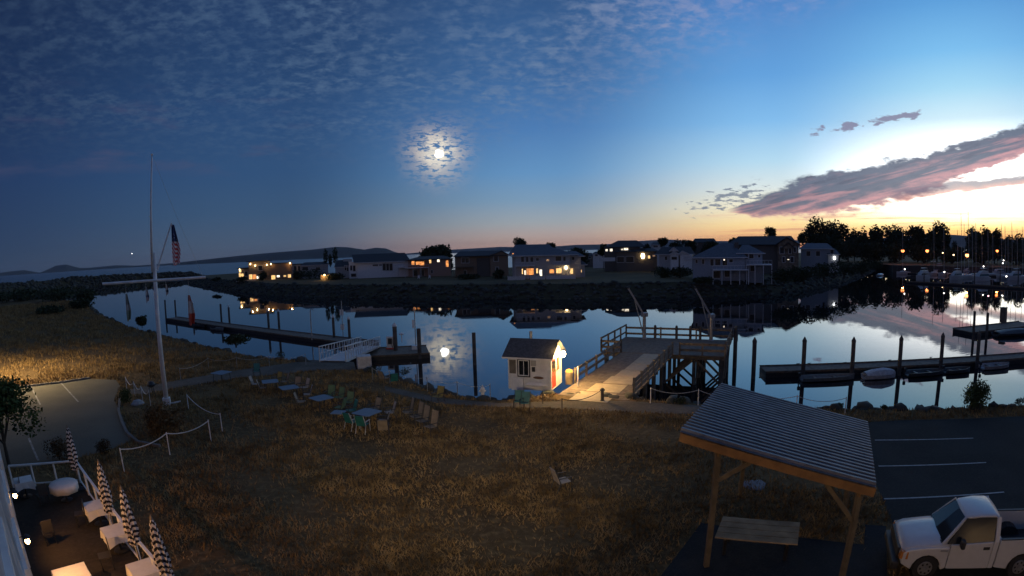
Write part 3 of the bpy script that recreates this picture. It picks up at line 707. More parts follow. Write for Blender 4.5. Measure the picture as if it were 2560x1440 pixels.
for px, py, lab, r in ((986, 812, 'stout white-capped pile standing beside the fuel pump', .27), (1046, 818, 'tall pile through the right end of the fuel dock', .24), (1184, 828, 'lone dark pile in open water right of the moon reflection', .2)):
    pile(G(px, py, .9), .75, r, lab, px < 1000)
RA, RB = G(1915, 931, DK), Vector((74, 33.6, DK))
dock('floating_dock', RA, RB, 2.6, 'long grey floating dock at right with small boats tied along it')
for i, (px, py) in enumerate(((1887, 846), (2012, 845), (2135, 845), (2254, 841), (2358, 834), (2449, 829))):
    pile(G(px, py, 1.0), .7, .21, ('blue-grey pile standing clear left of the right dock', 'first pile through the right dock, at its left end', 'second pile through the right dock, between rowboat and white boat', 'third pile through the right dock, by the dark tender', 'fourth pile through the right dock', 'fifth pile through the right dock, beside the inflatable')[i], True, 'pilings of the right dock', M_pile)
for ci, (px, py) in enumerate(((1995, 912), (2023, 911), (2112, 909), (2224, 903), (2327, 896))):
    p = G(px, py, DK+.12); o = thing('dock_cleat', 'small iron cleat on the right dock rim, %s from its left end' % ('first', 'second', 'third', 'fourth', 'fifth')[ci], 'cleat', p, group='cleats along the right dock')
    MB().beam(p+Vector((-.2, 0, .12)), p+Vector((.2, 0, .12)), .05, .05).build('horn', M_dark, o); MB().beam(p, p+Vector((0, 0, .12)), .12, .05).build('stem', M_dark, o)
# gangway
gw = thing('gangway', 'white aluminium gangway with railings leading down to the fuel dock', 'gangway', Vector((-15.5, 45.5, 0)))
for x0, x1 in ((-14.3, -16.0), (-16.7, -18.4)):
    a, b = Vector((x0, 45.0, .12)), Vector((x1, 64.5, DK+.2))
    MB().beam(a, b, .1, .22).build('stringer', M_alu, gw); MB().beam(a+Vector((0, 0, 1.25)), b+Vector((0, 0, 1.15)), .09, .09).build('handrail', M_alu, gw)
    MB().beam(a+Vector((0, 0, .65)), b+Vector((0, 0, .62)), .05, .05).build('mid_rail', M_alu, gw)
    n = 17
    for i in range(n+1):
        p = a.lerp(b, i/n); MB().beam(p, p+Vector((0, 0, 1.22)), .07, .06).build('baluster', M_alu, gw)
        if i < n and i % 2 == 0:
            q = a.lerp(b, (i+1)/n); MB().beam(p+Vector((0, 0, .1)), q+Vector((0, 0, 1.15)), .04, .05).build('diagonal', M_alu, gw)
for i in range(20):
    a, b = Vector((-14.35, 45.0, .1)).lerp(Vector((-16.05, 64.5, DK+.18)), i/20), Vector((-14.35, 45.0, .1)).lerp(Vector((-16.05, 64.5, DK+.18)), (i+.95)/20)
    MB().hexa([a, b, b+Vector((-2.35, 0, 0)), a+Vector((-2.35, 0, 0))], [a+Vector((0, 0, .05)), b+Vector((0, 0, .05)), b+Vector((-2.35, 0, .05)), a+Vector((-2.35, 0, .05))]).build('tread_plate', M_alu, gw)
p_ = G(906, 921); ab = MB().box((p_.x, p_.y+.6, .45), (1.15, 1.1, 1.0), .35).build('concrete_block', mat('white_block', (.5, .49, .46), .8), bevel=.03)
tag(ab, 'pale concrete block under the near side of the gangway', 'block')
def pump(px, py, label):
    p = G(px, py, DK); o = thing('fuel_pump', label, 'pump', p)
    MB().box(p+Vector((0, 0, .75)), (.85, .55, 1.5)).build('cabinet', M_white, o, bevel=.03)
    MB().box(p+Vector((0, -.285, .95)), (.5, .03, .7)).build('display_panel', M_dark, o)
    MB().box(p+Vector((0, 0, .08)), (1.0, .7, .16)).build('plinth', M_red, o)
    MB().path([p+Vector((.3, -.3, 1.2)), p+Vector((.38, -.4, .6)), p+Vector((.3, -.4, .2)), p+Vector((.1, -.36, .8))], .025, 6).build('hose', M_dark, o)
pump(977, 872, 'white fuel pump with black hose beside the stout pile')
p_ = G(1005, 856, DK); o = thing('life_ring_post', 'short white post with a life ring on the fuel dock', 'post', p_)
MB().tube(p_, p_+Vector((0, 0, 1.3)), .06).build('shaft', M_white, o); MB().lathe([(.2, 0), (.33, .06), (.33, .16), (.2, .22)], p_+Vector((0, -.1, 1.0)), 12).build('ring', M_white, o)
tag(MB().box(G(1037, 874, DK)+Vector((0, 0, .25)), (.7, .5, .5), .3).build('dock_box', M_white, bevel=.03), 'small white dock box on the fuel dock', 'box')
def signpost(px, py, zt, boards, label):
    p = G(px, py, DK); o = thing('dock_signpost', label, 'signpost', p)
    MB().tube(p, Vector((p.x, p.y, zt)), .06, n=6).build('pole', M_galv, o)
    for dx, z0, z1 in boards: MB().box((p.x+dx, p.y-.1, (z0+z1)/2), (.22, .05, z1-z0)).build('sign_panel', M_white, o)
signpost(858, 842, 2.9, ((-.16, .9, 1.7), (.16, .9, 1.7), (-.16, -1.1, -.3), (.16, -1.1, -.3)), 'dock signpost with two pairs of white panels')
signpost(1040, 868, 2.6, ((-.2, .2, 1.2),), 'dock signpost with one white panel by the tall pile')
p_ = G(780, 850, DK); o = thing('dock_lamp_post', 'tall thin dock lamp post with curled head, unlit', 'lamp post', p_)
MB().tube(p_, Vector((p_.x, p_.y, 1.9)), .09, .07, 8).build('pole', M_galv, o); MB().path([Vector((p_.x, p_.y, 1.9)), Vector((p_.x+.15, p_.y, 2.15)), Vector((p_.x+.4, p_.y, 2.1)), Vector((p_.x+.45, p_.y, 1.85))], .05).build('lamp_head', M_galv, o)

# ------------------------------------------------------------------ small boats at the right dock
def dinghy(px, py, L, W, mt, inner, label, motor=True, cover=None, rz=None, zo=0.0):
    p = G(px, py, SEA); a = math.atan2((RB-RA).y, (RB-RA).x) if rz is None else rz
    o = thing('dinghy', label, 'boat', p, 0); ca, sa = math.cos(a), math.sin(a)
    def q(x, y, z): return Vector((p.x+x*ca-y*sa, p.y+x*sa+y*ca, SEA+z+zo))
    st = [(-.5, .82, .0), (-.3, .98, 0), (0, 1, 0), (.25, .86, .02), (.42, .45, .07), (.5, .06, .14)]
    secs = []
    for t, w_, sh_ in st:
        x, hw = t*L, w_*W/2; secs.append([q(x, -hw, .42+sh_), q(x, -hw*.8, .08), q(x, 0, -.06+sh_*.6), q(x, hw*.8, .08), q(x, hw, .42+sh_), q(x, hw*.86, .42+sh_), q(x, hw*.6, .14), q(x, -hw*.6, .14), q(x, -hw*.86, .42+sh_)])
    MB().loft(secs).build('hull', mt, o, smooth=False)
    for t in (-.25, .12): MB().box(q(t*L, 0, .3), (.25, W*.8, .05), a).build('thwart', inner, o)
    if motor:
        MB().box(q(-.54*L, 0, .62), (.26, .24, .34), a).build('outboard_motor', M_dark, o, bevel=.05); MB().tube(q(-.54*L, 0, .5), q(-.57*L, 0, -.2), .06).build('motor_leg', M_dark, o)
    if cover:
        secs = []
        for t, w_, h_ in ((-.45, .8, .2), (-.2, .9, .45), (.1, .85, .55), (.35, .5, .4), (.47, .12, .25)): secs.append([q(t*L, -w_*W/2, .44), q(t*L, -w_*W*.3, .44+h_*.75), q(t*L, 0, .44+h_), q(t*L, w_*W*.3, .44+h_*.75), q(t*L, w_*W/2, .44)])
        MB().loft(secs).build('tarp', cover, o)
    return o
M_hullg = mat('grey_hull', (.16, .16, .15), .6); M_hullw = mat('white_hull', (.44, .44, .44), .35); M_hulld = mat('dark_hull', (.05, .055, .06), .5)
dinghy(2070, 951, 5.2, 1.5, M_hullg, M_wood, 'open grey skiff full of gear at the left end of the right dock')
o = dinghy(2198, 946, 3.4, 1.5, M_hullw, M_wood, 'small white boat under a pale tarp on the right dock', False, M_hullw)
dinghy(2312, 938, 4.3, 1.7, M_hulld, M_dark, 'dark tender moored just right of the small white boat')
dinghy(2392, 932, 3.2, 1.4, M_hulld, M_wood, 'dark low skiff between the fourth and fifth dock piles')
dinghy(2488, 921, 3.8, 1.7, mat('inflatable_grey', (.3, .3, .3), .7), M_dark, 'grey inflatable dinghy at the right end of the dock')
p_ = AT(468, 798, 118); o = dinghy(545, 826, 3.6, 1.6, M_hullg, M_wood, 'grey skiff tied on the near side of the left dock', True, None, math.atan2((LB-LA).y, (LB-LA).x))
o = dinghy(500, 817, 3.4, 1.5, M_hulld, M_wood, 'dark skiff tied near the outer end of the left dock', True, None, math.atan2((LB-LA).y, (LB-LA).x))
# float with work boat at the far right
WA, WB = G(2437, 832, DK), G(2600, 812, DK)
dock('work_float', WA, WB, 4.5, 'short dark work float at the right edge with a moored launch')
for px, py, lab in ((2437, 778, 'dark pile at the left corner of the work float'), (2470, 782, 'dark pile behind the corner of the work float')): pile(G(px, py, 1.2), 1.2, .2, lab, False)
dinghy(2535, 838, 7.5, 2.6, M_hulld, M_wood, 'long dark launch lying along the work float', False, M_hulld, -.25)
p_ = G(2508, 806, DK); o = thing('pump_hut', 'narrow tall cabinet standing on the work float', 'cabinet', p_)
MB().box(p_+Vector((0, 0, 1.1)), (1.0, .9, 2.2), .3).build('body', M_wood, o); MB().box(p_+Vector((0, 0, 2.25)), (1.15, 1.05, .1), .3).build('lid', M_dark, o)
p_ = G(2468, 800, DK); o = thing('float_lamp', 'thin pole with a tiny pink light on the work float', 'lamp post', p_); zt = ZTOP(p_, 2470, 740)
MB().tube(p_, Vector((p_.x, p_.y, zt)), .07).build('pole', M_dark, o); MB().lathe([(.04, -.1), (.14, 0), (.04, .12)], Vector((p_.x, p_.y, zt)), 8).build('bulb', emit('pink_bulb', (1, .5, .55), 6), o)

# ------------------------------------------------------------------ flagpole with yard, gaff and flags
FP = G(418, 1013); fp = thing('flagpole', 'tall white nautical flagpole with cross yard and gaff on the island', 'flagpole', FP)
zj, zt, zy = ZTOP(FP, 387, 632), ZTOP(FP, 391, 388), ZTOP(FP, 396, 701)
MB().tube(FP, Vector((FP.x, FP.y, zj)), .17, .12, 10).build('lower_mast', M_white, fp, smooth=True)
MB().tube(Vector((FP.x-.05, FP.y-.2, zj-1.2)), Vector((FP.x-.05, FP.y-.2, zt)), .085, .05, 8).build('topmast', M_white, fp, smooth=True)
MB().lathe([(.03, -.05), (.1, 0), (.03, .1)], Vector((FP.x-.05, FP.y-.2, zt)), 8).build('truck', M_white, fp)
fr_ = Vector((FP.y, -FP.x, 0)).normalized(); DF = math.hypot(FP.x, FP.y)
YL, YR = AT(256, 710, DF-.3), AT(514, 693, DF-.3)
MB().tube(YL, YR, .085, .085, 8).build('yard', M_white, fp)
GA, GB = AT(393, 676, DF-.25), AT(429, 557, DF-.25)
MB().tube(GA, GB, .06, .045, 8).build('gaff', M_white, fp)
MB().box(FP+Vector((0, 0, .25)), (.5, .5, .5), .5).build('base_block', M_white, fp)
MB().beam(AT(385, 1018, DF), AT(452, 1003, DF), .08, .08).build('foot_rail', M_white, fp)
MB().path([YL.lerp(YR, .98), Vector((FP.x, FP.y, zt-.3))], .008, 4).build('stay', M_rope, fp)
def limp(name, topp, h, w, mt, label, lean=(0, 0), cat='flag'):
    mb = MB(); NX, NZ = 12, 14; o = thing(name, label, cat, topp)
    i0 = 0
    for j in range(NZ+1):
        t = j/NZ; ww = w*(.35+.65*min(1, t*1.6))*(1-.25*max(0, t-.7)/.3)
        for i in range(NX+1):
            s_ = i/NX; x = (s_-.12)*ww+lean[0]*t; y = .10*math.sin(s_*9.5+t*2)*(.4+t)+lean[1]*t
            mb.v.append(tuple(topp+fr_*x+Vector((0, 0, -h*t-.06*math.sin(s_*6)*t))+Vector((-fr_.y, fr_.x, 0))*y))
    for j in range(NZ):
        for i in range(NX): a = j*(NX+1)+i; mb.f.append((a, a+1, a+NX+2, a+NX+1))
    c = mb.build('cloth', mt, o, smooth=True); return o
def flagmat(name, kind, h):
    mt = bpy.data.materials.new(name); mt.use_nodes = True; nt = mt.node_tree; S.nt = nt; b = nt.nodes['Principled BSDF']; b.inputs['Roughness'].default_value = .8
    t = nt.nodes.new('ShaderNodeTexCoord'); s_ = nt.nodes.new('ShaderNodeSeparateXYZ'); nt.links.new(t.outputs['Object'], s_.inputs[0])
    x, z = S(s_.outputs[0]), S(s_.outputs[2])
    if kind == 'stars':
        st = ((x*.55+z*.42)*9.0)._m('FRACT').step(.48, .52)
        c = mix(st, (.6, .05, .05), (.85, .83, .80)); can = (z*-1.0/h).step(.40, .46, 1, 0)
        n = nt.nodes.new('ShaderNodeTexVoronoi'); n.inputs['Scale'].default_value = 7; nt.links.new(t.outputs['Object'], n.inputs['Vector'])
        dot = S(n.outputs['Distance']).step(.16, .2, 1, 0)
        c = mix(can, c, mix(dot, (.02, .035, .12), (.7, .7, .7)))
    else:
        c = None
        for z0, cc in kind:
            c = cc if c is None else mix((z*-1.0/h).step(z0-.02, z0+.02), c, cc)
    nt.links.new(c.k, b.inputs['Base Color']); return mt
hF = GB.z-ZTOP(FP, 437, 657)
limp('national_flag', GB-Vector((0, 0, .12)), hF, .55, flagmat('stars_and_stripes', 'stars', hF), 'limp striped flag with dark starred canton hanging from the gaff', (.1, 0))
def hung(px0, py0, py1, w, bands, label, ropex=None):
    a = AT(px0, py0, DF-.3); h = a.z-AT(px0, py1, DF-.3).z
    o = limp('signal_flag', a, h, w, flagmat('signal_flag_%d' % px0, bands, h), label)
    t = (px0-256)/(514-256); yp = YL.lerp(YR, t)
    MB().tube(yp, a-Vector((0, 0, h)), .008, n=4).build('halyard', M_rope, o)
hung(314, 735, 802, .34, ((0, (.16, .18, .17)), (.4, (.42, .42, .4)), (.62, (.22, .28, .2))), 'dull grey-green limp flag at the left end of the yard')
hung(364, 718, 755, .24, ((0, (.3, .32, .38)), (.3, (.55, .55, .55)), (.55, (.06, .08, .2)), (.68, (.55, .5, .52))), 'small white and blue limp flag just left of the mast')
hung(414, 710, 738, .2, ((0, (.6, .6, .58)), (.55, (.05, .06, .1)), (.72, (.55, .55, .55))), 'tiny white and black limp flag just right of the mast')
hung(470, 738, 812, .44, ((0, (.35, .12, .1)), (.2, (.48, .46, .45)), (.62, (.42, .05, .03))), 'limp white and red flag at the right end of the yard')
# ------------------------------------------------------------------ white pickup truck
TX, TY, TH = 11.5, 11.03, rad(150.5); WB_ = 3.1
trk = thing('pickup_truck', 'white single-cab pickup truck parked at the lower right corner', 'truck', (TX, TY, 0), TH)
M_car = mat('white_car_paint', (.50, .505, .51), .28, var=.04, spec=.6); M_tyre = mat('tyre_rubber', (.018, .018, .018), .85); M_rim = mat('silver_rim', (.4, .4, .4), .35, metal=.8)
M_cgl = mat('car_glass', (.015, .02, .025), .12, var=.1, spec=.25)
M_blk = mat('black_plastic', (.02, .02, .022), .55); M_tail = mat('headlight_amber', (.45, .18, .04), .2)
def arch(cx_, r, z0, n=9, rev=False):
    pts = [(cx_+r*math.cos(math.pi*k/(n-1)), .36+r*math.sin(math.pi*k/(n-1))) for k in range(n)]
    return pts if not rev else pts[::-1]
def side_prof(xs0, xs1, zt0, zt1, arch_x, zlow=.42):
    """closed outline in x,z going from the front lower corner round"""
    pr = [(xs0, zlow)]+[(x, z) for x, z in arch(arch_x, .47, zlow) if z > zlow-.05]+[(xs1, zlow), (xs1, zt1)]
    return pr, [(xs0, zt0)]
def slab(mb, prof, y0, y1):
    mb.hexa([(x, y0, z) for x, z in prof], [(x, y1, z) for x, z in prof]); return mb
# front clip: fenders with arch, hood on top
fen = [(.80, .55)]+arch(0, .46, 0)+[(-.62, .42), (-.62, 1.08), (.1, 1.06), (.55, 1.0), (.78, .90)]
mb = MB()
for y0, y1 in ((.62, 1.0), (-1.0, -.62)): slab(mb, fen, y0, y1)
body = mb.build('front_fender', M_car, trk, local=True, bevel=.04)
secs = []
for x, z, w_ in ((.86, .80, .78), (.85, .90, .84), (.80, .985, .88), (.68, 1.05, .92), (.3, 1.12, .95), (-.2, 1.175, .96), (-.7, 1.21, .95)):
    secs.append([(x, -w_, z-.14), (x, -w_*.97, z-.07), (x, -w_*.9, z-.025), (x, -w_*.66, z+.005), (x, -w_*.6, z+.022), (x, -w_*.3, z+.03), (x, 0, z+.034), (x, w_*.3, z+.03), (x, w_*.6, z+.022), (x, w_*.66, z+.005), (x, w_*.9, z-.025), (x, w_*.97, z-.07), (x, w_, z-.14), (x, 0, z-.22)])
MB().loft(secs).build('hood', M_car, trk, local=True, smooth=True)
MB().box((.86, 0, .76), (.12, 1.5, .34)).build('grille', M_blk, trk, local=True, bevel=.03)
MB().box((.95, 0, .47), (.22, 1.98, .26)).build('front_bumper', M_blk, trk, local=True, bevel=.06)
for s_ in (-1, 1): MB().hexa([(.62, s_*.80, .70), (.87, s_*.72, .70), (.87, s_*.97, .70), (.62, s_*1.012, .70)], [(.62, s_*.80, .92), (.83, s_*.72, .93), (.83, s_*.96, .93), (.62, s_*1.008, .92)]).build('headlight', M_tail, trk, local=True)
# doors
for s_ in (-1, 1):
    pr = [(-.63, .40), (-1.98, .40), (-1.98, 1.24), (-.63, 1.16)]
    d_ = slab(MB(), pr, s_*.93, s_*1.0).build('door', M_car, trk, local=True, bevel=.03)
    MB().box((-1.78, s_*1.01, 1.05), (.2, .03, .08)).build('handle', M_blk, d_, local=True)
    MB().box((-.45, s_*1.008, .98), (.24, .02, .05)).build('badge', M_galv, trk, local=True)
    mr = MB().box((-.92, s_*1.16, 1.28), (.14, .26, .26)).build('mirror', M_blk, trk, local=True, bevel=.05)
    MB().beam((-.92, s_*.95, 1.2), (-.92, s_*1.1, 1.24), .08, .06).build('mirror_arm', M_blk, mr, local=True)
MB().box((-1.3, 0, .42), (1.5, 1.8, .12)).build('floor_pan', M_blk, trk, local=True)
slab(MB(), [(-1.985, .40), (-2.16, .40), (-2.16, 1.27), (-1.985, 1.25)], -1.0, 1.0).build('cab_back', M_car, trk, local=True, bevel=.03)
# greenhouse: pillars and roof, panes between
def gq(x, y, z): return (x, y, z)
rf = [(-1.02, .66, 1.86), (-2.05, .70, 1.88)]
secs = []
for x, w_, z in ((-.95, .60, 1.80), (-1.05, .68, 1.87), (-1.5, .72, 1.93), (-1.95, .72, 1.93), (-2.10, .68, 1.88)):
    secs.append([(x, -w_, z-.06), (x, -w_*.96, z-.02), (x, -w_*.82, z+.0), (x, -w_*.4, z+.02), (x, 0, z+.025), (x, w_*.4, z+.02), (x, w_*.82, z+.0), (x, w_*.96, z-.02), (x, w_, z-.06), (x, 0, z-.08)])
MB().loft(secs).build('roof', M_car, trk, local=True, smooth=True)
for s_ in (-1, 1):
    MB().beam((-.40, s_*.90, 1.16), (-1.0, s_*.66, 1.83), .07, .08).build('front_pillar', M_car, trk, local=True)
    MB().beam((-2.08, s_*.95, 1.22), (-2.06, s_*.69, 1.86), .1, .14, (1, 0, 0)).build('rear_pillar', M_car, trk, local=True)
    MB().hexa([(-.52, s_*.935, 1.16), (-1.98, s_*.95, 1.22), (-1.98, s_*.92, 1.22), (-.52, s_*.9, 1.16)], [(-1.02, s_*.69, 1.83), (-1.98, s_*.71, 1.85), (-1.98, s_*.68, 1.85), (-1.02, s_*.66, 1.83)]).build('side_window', M_cgl, trk, local=True)
MB().hexa([(-.36, -.86, 1.19), (-.30, 0, 1.2), (-.36, .86, 1.19), (-.42, .86, 1.17), (-.36, 0, 1.17), (-.42, -.86, 1.17)], [(-.97, -.63, 1.83), (-.93, 0, 1.84), (-.97, .63, 1.83), (-1.02, .63, 1.81), (-.98, 0, 1.81), (-1.02, -.63, 1.81)]).build('windscreen', M_cgl, trk, local=True)
MB().hexa([(-2.14, -.85, 1.28), (-2.14, .85, 1.28), (-2.11, .85, 1.28), (-2.11, -.85, 1.28)], [(-2.10, -.62, 1.82), (-2.10, .62, 1.82), (-2.07, .62, 1.82), (-2.07, -.62, 1.82)]).build('rear_window', M_glass, trk, local=True)
MB().box((-.42, 0, 1.165), (.2, 1.7, .03)).build('cowl', M_blk, trk, local=True)
# bed
bp = [(-2.19, .42)]+arch(-WB_, .47, 0)+[(-4.35, .50), (-4.35, 1.28), (-2.19, 1.28)]
mb = MB()
for y0, y1 in ((.90, 1.0), (-1.0, -.90)): slab(mb, bp, y0, y1)
mb.box((-2.24, 0, .9), (.08, 1.8, .74)).box((-4.30, 0, .9), (.08, 1.8, .74))
mb.build('cargo_bed', M_car, trk, local=True, bevel=.03)
MB().box((-3.27, 0, .62), (2.0, 1.79, .06)).build('bed_liner', M_blk, trk, local=True)
for y in (.95, -.95): MB().box((-3.27, y, 1.295), (2.1, .1, .03)).build('bed_rail_cap', M_blk, trk, local=True)
for x in (0, -WB_):
    for s_ in (-1, 1):
        w_ = MB().tube((x, s_*.72, .39), (x, s_*.97, .39), .39, n=20).build('wheel', M_tyre, trk, local=True, bevel=.03)
        MB().tube((x, s_*.93, .39), (x, s_*.985, .39), .25, .22, 16).build('rim', M_rim, w_, local=True)
        MB().tube((x, s_*.98, .39), (x, s_*1.0, .39), .07, .06, 10).build('hub_cap', M_galv, w_, local=True)
        for k in range(7):
            an = k*2*math.pi/7; MB().tube((x+.15*math.cos(an), s_*.975, .39+.15*math.sin(an)), (x+.15*math.cos(an), s_*.99, .39+.15*math.sin(an)), .035, n=6).build('rim_slot', M_blk, w_, local=True)
        MB().tube((x, s_*.55, .5), (x, s_*.9, .5), .44, n=14).build('wheel_well', M_blk, trk, local=True)
MB().box((-1.7, 0, .5), (4.6, 1.0, .2)).build('chassis', M_blk, trk, local=True)
# ------------------------------------------------------------------ restaurant wall under the camera, patio
C1 = Vector((-21.5, 14.8, 0)); C2 = Vector((14.0, -10.47, 0)); wd = (C2-C1).normalized(); wn = Vector((-wd.y, wd.x, 0))
if wn.y < 0: wn = -wn
def wl(t, o, z): return C1+wd*t+wn*o+Vector((0, 0, z))
LW = (C2-C1).length
bld = thing('restaurant_building', 'grey restaurant wall with tall window frames at the lower left corner', 'building', C1)
M_side = mat('grey_siding', (.34, .34, .35), .75, var=.1)
MB().hexa([wl(0, 0, 0), wl(LW, 0, 0), wl(LW, -9, 0), wl(0, -9, 0)], [wl(0, 0, 7.6), wl(LW, 0, 7.6), wl(LW, -9, 7.6), wl(0, -9, 7.6)]).build('wall', M_side, bld)
MB().hexa([wl(-.1, .12, 7.62), wl(LW, .12, 7.62), wl(LW, -9, 7.62), wl(-.1, -9, 7.62)], [wl(-.1, .12, 7.8), wl(LW, .12, 7.8), wl(LW, -9, 7.8), wl(-.1, -9, 7.8)]).build('roof', M_shingle, bld)
M_lw = litwin('restaurant_window_glow', (1, .62, .30), 3.6)
for i in range(9):
    t0 = 1.2+i*4.4
    if t0+3 > LW: break
    for z0, z1 in ((.6, 2.5), (4.2, 6.0)):
        f = MB()
        for a, b, z, y in ((t0-.12, t0+3.12, z1, z1+.12), (t0-.12, t0+3.12, z0-.12, z0), (t0-.12, t0, z0, z1), (t0+3, t0+3.12, z0, z1), (t0+1.46, t0+1.54, z0, z1)):
            f.hexa([wl(a, 0, z), wl(b, 0, z), wl(b, .1, z), wl(a, .1, z)], [wl(a, 0, y), wl(b, 0, y), wl(b, .1, y), wl(a, .1, y)])
        w = f.build('window_frame', M_white, bld)
        MB().hexa([wl(t0, .005, z0), wl(t0+3, .005, z0), wl(t0+3, .03, z0), wl(t0, .03, z0)], [wl(t0, .005, z1), wl(t0+3, .005, z1), wl(t0+3, .03, z1), wl(t0, .03, z1)]).build('pane', M_lw if i >= 5 else M_glass, w)
for i, t in enumerate((7.2, 10.8, 14.4)):
    p = wl(t, .3, 2.3); o = thing('wall_lantern', 'warm wall lantern on the restaurant wall over the patio, number %s from the far corner' % ('one', 'two', 'three')[i], 'lantern', p, group='wall lanterns over the patio')
    MB().tube(wl(t, 0, 2.4), p+Vector((0, 0, .12)), .02).build('bracket', M_dark, o); MB().lathe([(.03, .16), (.13, .08), (.13, .06)], p, 8).build('shade', M_dark, o)
    MB().lathe([(.04, -.12), (.08, -.05), (.05, .05)], p, 8).build('bulb', emit('lantern_bulb', (1, .55, .2), 30), o)
    lamp('lantern_light', o, p+wn*.2+Vector((0, 0, -.2)), (190, 250, 200)[i], (1, .46, .14), .06, spot=rad(150), aim=(wn.x, wn.y, -.45))
fl_ = wl(24.5, .5, 7.2); o = thing('flood_light', 'warm flood light on the restaurant eaves below the camera', 'flood light', fl_)
MB().beam(wl(24.5, 0, 7.3), fl_, .05, .05).build('bracket', M_dark, o); MB().box(fl_, (.4, .25, .3), .0).build('housing', M_dark, o, bevel=.03); MB().box(fl_+Vector((0, .135, 0)), (.34, .01, .24)).build('lens', emit('flood_lens', (1, .8, .58), 12), o)
lamp('flood_lamp', o, fl_+Vector((.1, .3, 0)), 5200, (1, .78, .52), .12, spot=rad(62), aim=(-.04, 1, -.08)).data.spot_blend = 1.0
# patio railing: white posts and rails
RC = Vector((-18.6, 17.0, 0)); RE = Vector((-7.4, 9.45, 0)); RS = Vector((-21.4, 15.1, 0))
rl = thing('patio_railing', 'white post-and-rail fence around the dining patio', 'railing', RC)
for a, b, n in ((RS, RC, 3), (RC, RE, 8)):
    for i in range(n+1):
        if i == 0 and a is RC: continue
        p = a.lerp(b, i/n); MB().box(p+Vector((0, 0, .5)), (.07, .07, 1.0)).build('post', M_white, rl)
    MB().beam(a+Vector((0, 0, 1.02)), b+Vector((0, 0, 1.02)), .1, .06).build('top_rail', M_white, rl)
    MB().beam(a+Vector((0, 0, .15)), b+Vector((0, 0, .15)), .05, .05).build('bottom_rail', M_white, rl)
pt = sheet('patio', [wl(-.2, .02, 0), wl(20, .02, 0), RE+Vector((.3, -.2, 0)), RC, RS], .020, groundmat('patio_pavers', (.03, .026, .021), (.045, .037, .028), (.06, .05, .04), .6, 5))
M_cloth = mat('white_tablecloth', (.66, .64, .60), .8, var=.05)
rot = math.atan2(wd.y, wd.x)
def clothtable(p, w, label, rnd=False, a=rot):
    o = thing('patio_table', label, 'table', Vector((p.x, p.y, .02)), group=None); q0 = Vector((p.x, p.y, 0))
    if rnd:
        MB().lathe([(w*.52, .45), (w*.53, .70), (w*.5, .76), (w*.2, .775), (.01, .78)], q0, 24, lambda k, z: 1+(.06*math.sin(k*2.1) if z < .6 else 0)).build('tablecloth', M_cloth, o, smooth=True)
    else:
        ca, sa = math.cos(a), math.sin(a)
        def q(x, y, z): return (p.x+x*ca-y*sa, p.y+x*sa+y*ca, z)
        h = w/2; e = h*1.03
        mb = MB().hexa([q(-h, -h, .75), q(h, -h, .75), q(h, h, .75), q(-h, h, .75)], [q(-h, -h, .775), q(h, -h, .775), q(h, h, .775), q(-h, h, .775)])
        for (x0, y0), (x1, y1) in (((-e, -e), (e, -e)), ((e, -e), (e, e)), ((e, e), (-e, e)), ((-e, e), (-e, -e))):
            pts_t, pts_b = [], []
            for k in range(9):
                t = k/8; x, y = x0+(x1-x0)*t, y0+(y1-y0)*t; wv = 1+.04*math.sin(t*14); dip = .42-.14*abs(math.sin(t*math.pi))
                pts_t.append(q(x*.985, y*.985, .768)); pts_b.append(q(x*wv*1.05, y*wv*1.05, .75-.36+ (0.14*math.sin(t*math.pi))))
            for k in range(8): mb.face((pts_t[k], pts_t[k+1], pts_b[k+1], pts_b[k]))
        mb.build('tablecloth', M_cloth, o)
    MB().tube(q0+Vector((0, 0, .06)), q0+Vector((0, 0, .74)), .05).build('pedestal', M_dark, o); MB().lathe([(.28, .022), (.28, .05), (.06, .08)], q0, 10).build('base', M_dark, o)
    return o
clothtable(G(57, 1199, .77), .85, 'white-clothed square table in the far corner of the patio by the wall')
clothtable(G(157, 1207, .77), 1.25, 'round table under a white cloth at the patio rail', True)
clothtable(G(241, 1262, .77), .95, 'white-clothed square table beside the second striped umbrella')
clothtable(G(290, 1325, .77), .95, 'warmly lit white-clothed square table beside the third striped umbrella')
clothtable(G(362, 1418, .77), .95, 'white-clothed square table beside the nearest striped umbrella')
clothtable(G(178, 1436, .77), 1.1, 'brightly lit white-clothed table near the restaurant wall')
clothtable(G(330, 1478, .77), .95, 'white-clothed table cut by the bottom edge of the picture')
M_cush = mat('patio_chair_dark', (.03, .028, .026), .7)
def metalchair(p, a, label):
    o = thing('patio_chair', label, 'chair', Vector((p.x, p.y, .02)), a, 'dark dining chairs on the patio')
    MB().box((0, 0, .45), (.44, .44, .04)).build('seat', M_cush, o, local=True); MB().box((0, -.21, .72), (.42, .03, .45)).build('backrest', M_cush, o, local=True)
    for x in (-.19, .19):
        for y in (-.19, .19): MB().box((x, y, .215), (.03, .03, .43)).build('leg', M_dark, o, local=True)
for i, (px, py, a, lab) in enumerate(((105, 1238, 1.2, 'dark patio chair left of the round table'), (42, 1225, 2.5, 'dark patio chair by the far corner table'), (200, 1285, 2.3, 'dark patio chair beside the second square table'), (262, 1390, 2.4, 'dark patio chair beside the lit square table'), (120, 1330, 1.0, 'dark patio chair near the restaurant wall'))):
    metalchair(G(px, py, .45), a, lab)
